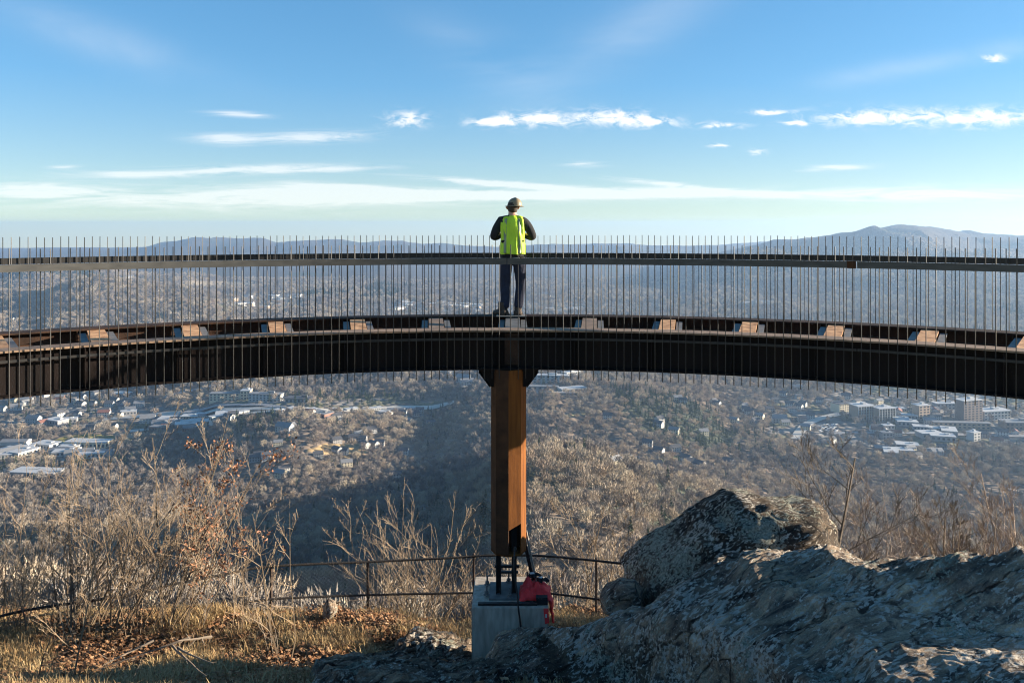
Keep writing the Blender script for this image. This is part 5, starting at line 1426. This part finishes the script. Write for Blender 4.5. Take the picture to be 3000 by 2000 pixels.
x, y = x[keep], y[keep]
dn = fbm(x*1.3, y*1.3, 4); keep = ((np.abs(x-PX) > .56) | (np.abs(y-PY) > .55)) & (((x+.95)/.85)**2+((y-12)/.5)**2 > 1) & (((x+1.75)/.8)**2+((y-10.7)/.5)**2 > 1) & (((x+.95)/1.05)**2+((y-9.35)/.65)**2 > 1)
x, y, dn = x[keep], y[keep], dn[keep]
gr = (dn+r.randn(len(x))*.15) > .10
pk = np.where(gr, r.randint(0, 4, len(x)), 4+r.randint(0, 3, len(x)))
scatter('grass', np.stack([x, y, H(x, y)], 1)[gr], r.rand(int(gr.sum()))*6.28, (.6+.8*r.rand(int(gr.sum()))), pk[gr], GS, 'matted dry straw grass on the ground at lower left')
ng = ~gr
scatter('fallen_leaves', np.stack([x, y, H(x, y)], 1)[ng], r.rand(int(ng.sum()))*6.28, (.7+.7*r.rand(int(ng.sum()))), pk[ng], GS, 'brown fallen oak leaves littering the ground')

# ------------------------------------------------------------------ haze, sky, sun, camera
hz = MB(); hz.box((0, 5400, -155), (22000, 11000, 400))
m = bpy.data.materials.new('haze_air'); m.use_nodes = True; nt = m.node_tree; nt.nodes.clear()
out = nt.nodes.new('ShaderNodeOutputMaterial'); pv = nt.nodes.new('ShaderNodeVolumePrincipled')
pv.inputs['Color'].default_value = (.40, .61, .92, 1); pv.inputs['Density'].default_value = 7.9e-5; pv.inputs['Anisotropy'].default_value = .3
nt.links.new(pv.outputs[0], out.inputs['Volume'])
hzo = hz.build('haze', m); tag(hzo, kind='stuff')

SUN_AZ, SUN_EL = R(83), R(10.8)      # azimuth from +Y towards +X
w = bpy.data.worlds.new('World'); S.world = w; w.use_nodes = True
nt = w.node_tree; bg = nt.nodes['Background']
sky = nt.nodes.new('ShaderNodeTexSky'); sky.sky_type = 'NISHITA'; sky.sun_disc = False
sky.sun_elevation = SUN_EL; sky.sun_rotation = SUN_AZ; sky.altitude = 1300; sky.air_density = 1.0; sky.dust_density = .6; sky.ozone_density = 1.6
tc = nt.nodes.new('ShaderNodeTexCoord')
sx = nt.nodes.new('ShaderNodeSeparateXYZ'); nt.links.new(tc.outputs['Generated'], sx.inputs[0])
def mth(op, a, b=None, c=None, clamp=False):
    n = nt.nodes.new('ShaderNodeMath'); n.operation = op; n.use_clamp = clamp
    for i, q in enumerate((a, b, c)):
        if q is None: continue
        if isinstance(q, (int, float)): n.inputs[i].default_value = q
        else: nt.links.new(q, n.inputs[i])
    return n.outputs[0]
# the viewpoint is a summit: the air horizon lies below eye level
zz = mth('MAXIMUM', mth('ADD', sx.outputs['Z'], .045), .004)
cb = nt.nodes.new('ShaderNodeCombineXYZ'); nt.links.new(sx.outputs['X'], cb.inputs[0]); nt.links.new(sx.outputs['Y'], cb.inputs[1]); nt.links.new(zz, cb.inputs[2])
nt.links.new(cb.outputs[0], sky.inputs['Vector'])
# thin clouds, placed by bearing (x/y) and slope (z/y)
yp = mth('MAXIMUM', sx.outputs['Y'], .05)
A = mth('DIVIDE', sx.outputs['X'], yp); B = mth('DIVIDE', sx.outputs['Z'], yp)
cv = nt.nodes.new('ShaderNodeCombineXYZ'); nt.links.new(A, cv.inputs[0]); nt.links.new(B, cv.inputs[1])
def cloud_noise(sx_, sy_, det, rough, seed, dist=0):
    mp = nt.nodes.new('ShaderNodeMapping'); mp.inputs['Scale'].default_value = (sx_, sy_, 1); mp.inputs['Location'].default_value = (seed, seed*.7, 0)
    nt.links.new(cv.outputs[0], mp.inputs['Vector'])
    n = nt.nodes.new('ShaderNodeTexNoise'); n.inputs['Scale'].default_value = 1; n.inputs['Detail'].default_value = det; n.inputs['Roughness'].default_value = rough; n.inputs['Distortion'].default_value = dist
    nt.links.new(mp.outputs[0], n.inputs['Vector']); return n.outputs['Fac']
puff = cloud_noise(40, 95, 9, .68, 3, .6)
wisp = cloud_noise(7, 85, 9, .68, 8, 1.2)
broad = cloud_noise(2.2, 5, 7, .6, 5, 1.0)
def ell(u, v, a, b, slope=0):
    u0 = (u-UC)/F; v0 = (VH-v)/F
    du = mth('DIVIDE', mth('SUBTRACT', A, u0), a/F)
    dv = mth('DIVIDE', mth('SUBTRACT', mth('SUBTRACT', B, v0), mth('MULTIPLY', mth('SUBTRACT', A, u0), slope)), b/F)
    return mth('POWER', 2.718, mth('MULTIPLY', mth('ADD', mth('MULTIPLY', du, du), mth('MULTIPLY', dv, dv)), -1))
def summ(lst):
    s = lst[0]
    for q in lst[1:]: s = mth('ADD', s, q)
    return s
puffs = summ([ell(1560, 350, 130, 22), ell(1790, 342, 95, 22), ell(1900, 358, 90, 16), ell(1430, 358, 60, 12), ell(2560, 345, 200, 24), ell(2890, 345, 160, 28), ell(2110, 368, 60, 10), ell(2215, 446, 26, 9), ell(2105, 426, 34, 6), ell(2910, 172, 32, 12), ell(1190, 350, 60, 22), ell(2330, 362, 40, 8), ell(2250, 330, 60, 8)])
wisps = summ([ell(910, 402, 170, 15, .02), ell(660, 408, 90, 14, -.03), ell(780, 497, 320, 13, .015), ell(400, 512, 150, 10), ell(190, 490, 50, 6), ell(1400, 533, 190, 8, -.08), ell(1560, 545, 200, 9, -.06), ell(1960, 540, 170, 8, -.10), ell(2060, 562, 260, 10, -.03), ell(1010, 548, 170, 10, -.07), ell(1700, 570, 300, 9, .0), ell(1250, 575, 300, 10, .0), ell(1500, 572, 600, 14, 0), ell(1000, 566, 300, 16, -.03), ell(2440, 492, 100, 8, .05), ell(1710, 480, 60, 8), ell(2700, 570, 400, 22), ell(700, 585, 600, 30), ell(100, 560, 200, 25), ell(700, 335, 80, 8, -.05)])
hi = summ([ell(1850, 90, 260, 90, .5), ell(2700, 190, 420, 30, .18), ell(300, 120, 300, 60, -.3), ell(1450, 200, 200, 90, -.5)])
c1 = mth('MULTIPLY', mth('SMOOTH_MIN', puffs, 1.0, .2), mth('MULTIPLY', mth('SUBTRACT', mth('ADD', puff, mth('MULTIPLY', puffs, .16)), .50), 5.5), clamp=True)
c1 = mth('MINIMUM', mth('MAXIMUM', c1, 0), .9)
c2 = mth('MULTIPLY', mth('MULTIPLY', wisps, .95), mth('MULTIPLY', mth('SUBTRACT', mth('ADD', wisp, mth('MULTIPLY', wisps, .10)), .42), 3.4))
c2 = mth('MINIMUM', mth('MAXIMUM', c2, 0), .5)
c3 = mth('MULTIPLY', mth('MULTIPLY', hi, .22), mth('MULTIPLY', mth('SUBTRACT', broad, .35), 3.0))
c3 = mth('MINIMUM', mth('MAXIMUM', c3, 0), .25)
cm = mth('MINIMUM', mth('ADD', mth('ADD', c1, c2), c3), .95)
cm = mth('MULTIPLY', cm, mth('GREATER_THAN', sx.outputs['Y'], .06))
hs = nt.nodes.new('ShaderNodeHueSaturation'); hs.inputs['Saturation'].default_value = 1.3
ga = nt.nodes.new('ShaderNodeGamma'); ga.inputs['Gamma'].default_value = .70; nt.links.new(sky.outputs[0], ga.inputs['Color'])
el = mth('MULTIPLY', sx.outputs['Z'], 6.0, clamp=True)
tn = nt.nodes.new('ShaderNodeMixRGB'); tn.inputs['Color1'].default_value = (1.49, 1.45, 1.37, 1); tn.inputs['Color2'].default_value = (1.28, 1.50, 1.70, 1); nt.links.new(el, tn.inputs['Fac'])
mu = nt.nodes.new('ShaderNodeMixRGB'); mu.blend_type = 'MULTIPLY'; mu.inputs['Fac'].default_value = 1; nt.links.new(ga.outputs[0], mu.inputs['Color1']); nt.links.new(tn.outputs[0], mu.inputs['Color2'])
nt.links.new(mu.outputs[0], hs.inputs['Color'])
mx = nt.nodes.new('ShaderNodeMixRGB'); mx.inputs['Color2'].default_value = (6.0, 5.9, 5.7, 1)
nt.links.new(cm, mx.inputs['Fac']); nt.links.new(hs.outputs[0], mx.inputs['Color1'])
nt.links.new(mx.outputs[0], bg.inputs['Color']); bg.inputs['Strength'].default_value = .055

sl = bpy.data.lights.new('sun', 'SUN'); sl.energy = 4.6; sl.angle = R(.5); sl.color = (1, .86, .68)
so = bpy.data.objects.new('sun', sl); COL.objects.link(so)
d = Vector((math.sin(SUN_AZ)*math.cos(SUN_EL), math.cos(SUN_AZ)*math.cos(SUN_EL), math.sin(SUN_EL)))
so.rotation_euler = d.to_track_quat('Z', 'Y').to_euler()
so.location = (30, 0, 12)

cam = bpy.data.cameras.new('camera'); co = bpy.data.objects.new('camera', cam); COL.objects.link(co)
cam.sensor_width = 36; cam.lens = 36*F/3000; cam.shift_y = -(1000-VH)/3000
co.location = (0, 0, 0); co.rotation_euler = (R(90), 0, 0)
cam.clip_start = .05; cam.clip_end = 60000
S.camera = co
S.view_settings.view_transform = 'Standard'; S.view_settings.look = 'None'; S.view_settings.exposure = 1.93; S.view_settings.gamma = 1
S.render.engine = 'CYCLES'
S.cycles.max_bounces = 5; S.cycles.diffuse_bounces = 2; S.cycles.glossy_bounces = 2; S.cycles.transmission_bounces = 2; S.cycles.volume_bounces = 0
S.cycles.pixel_filter_type = 'BLACKMAN_HARRIS'; S.cycles.filter_width = 1.1; S.cycles.use_denoising = True; S.cycles.caustics_reflective = False; S.cycles.caustics_refractive = False
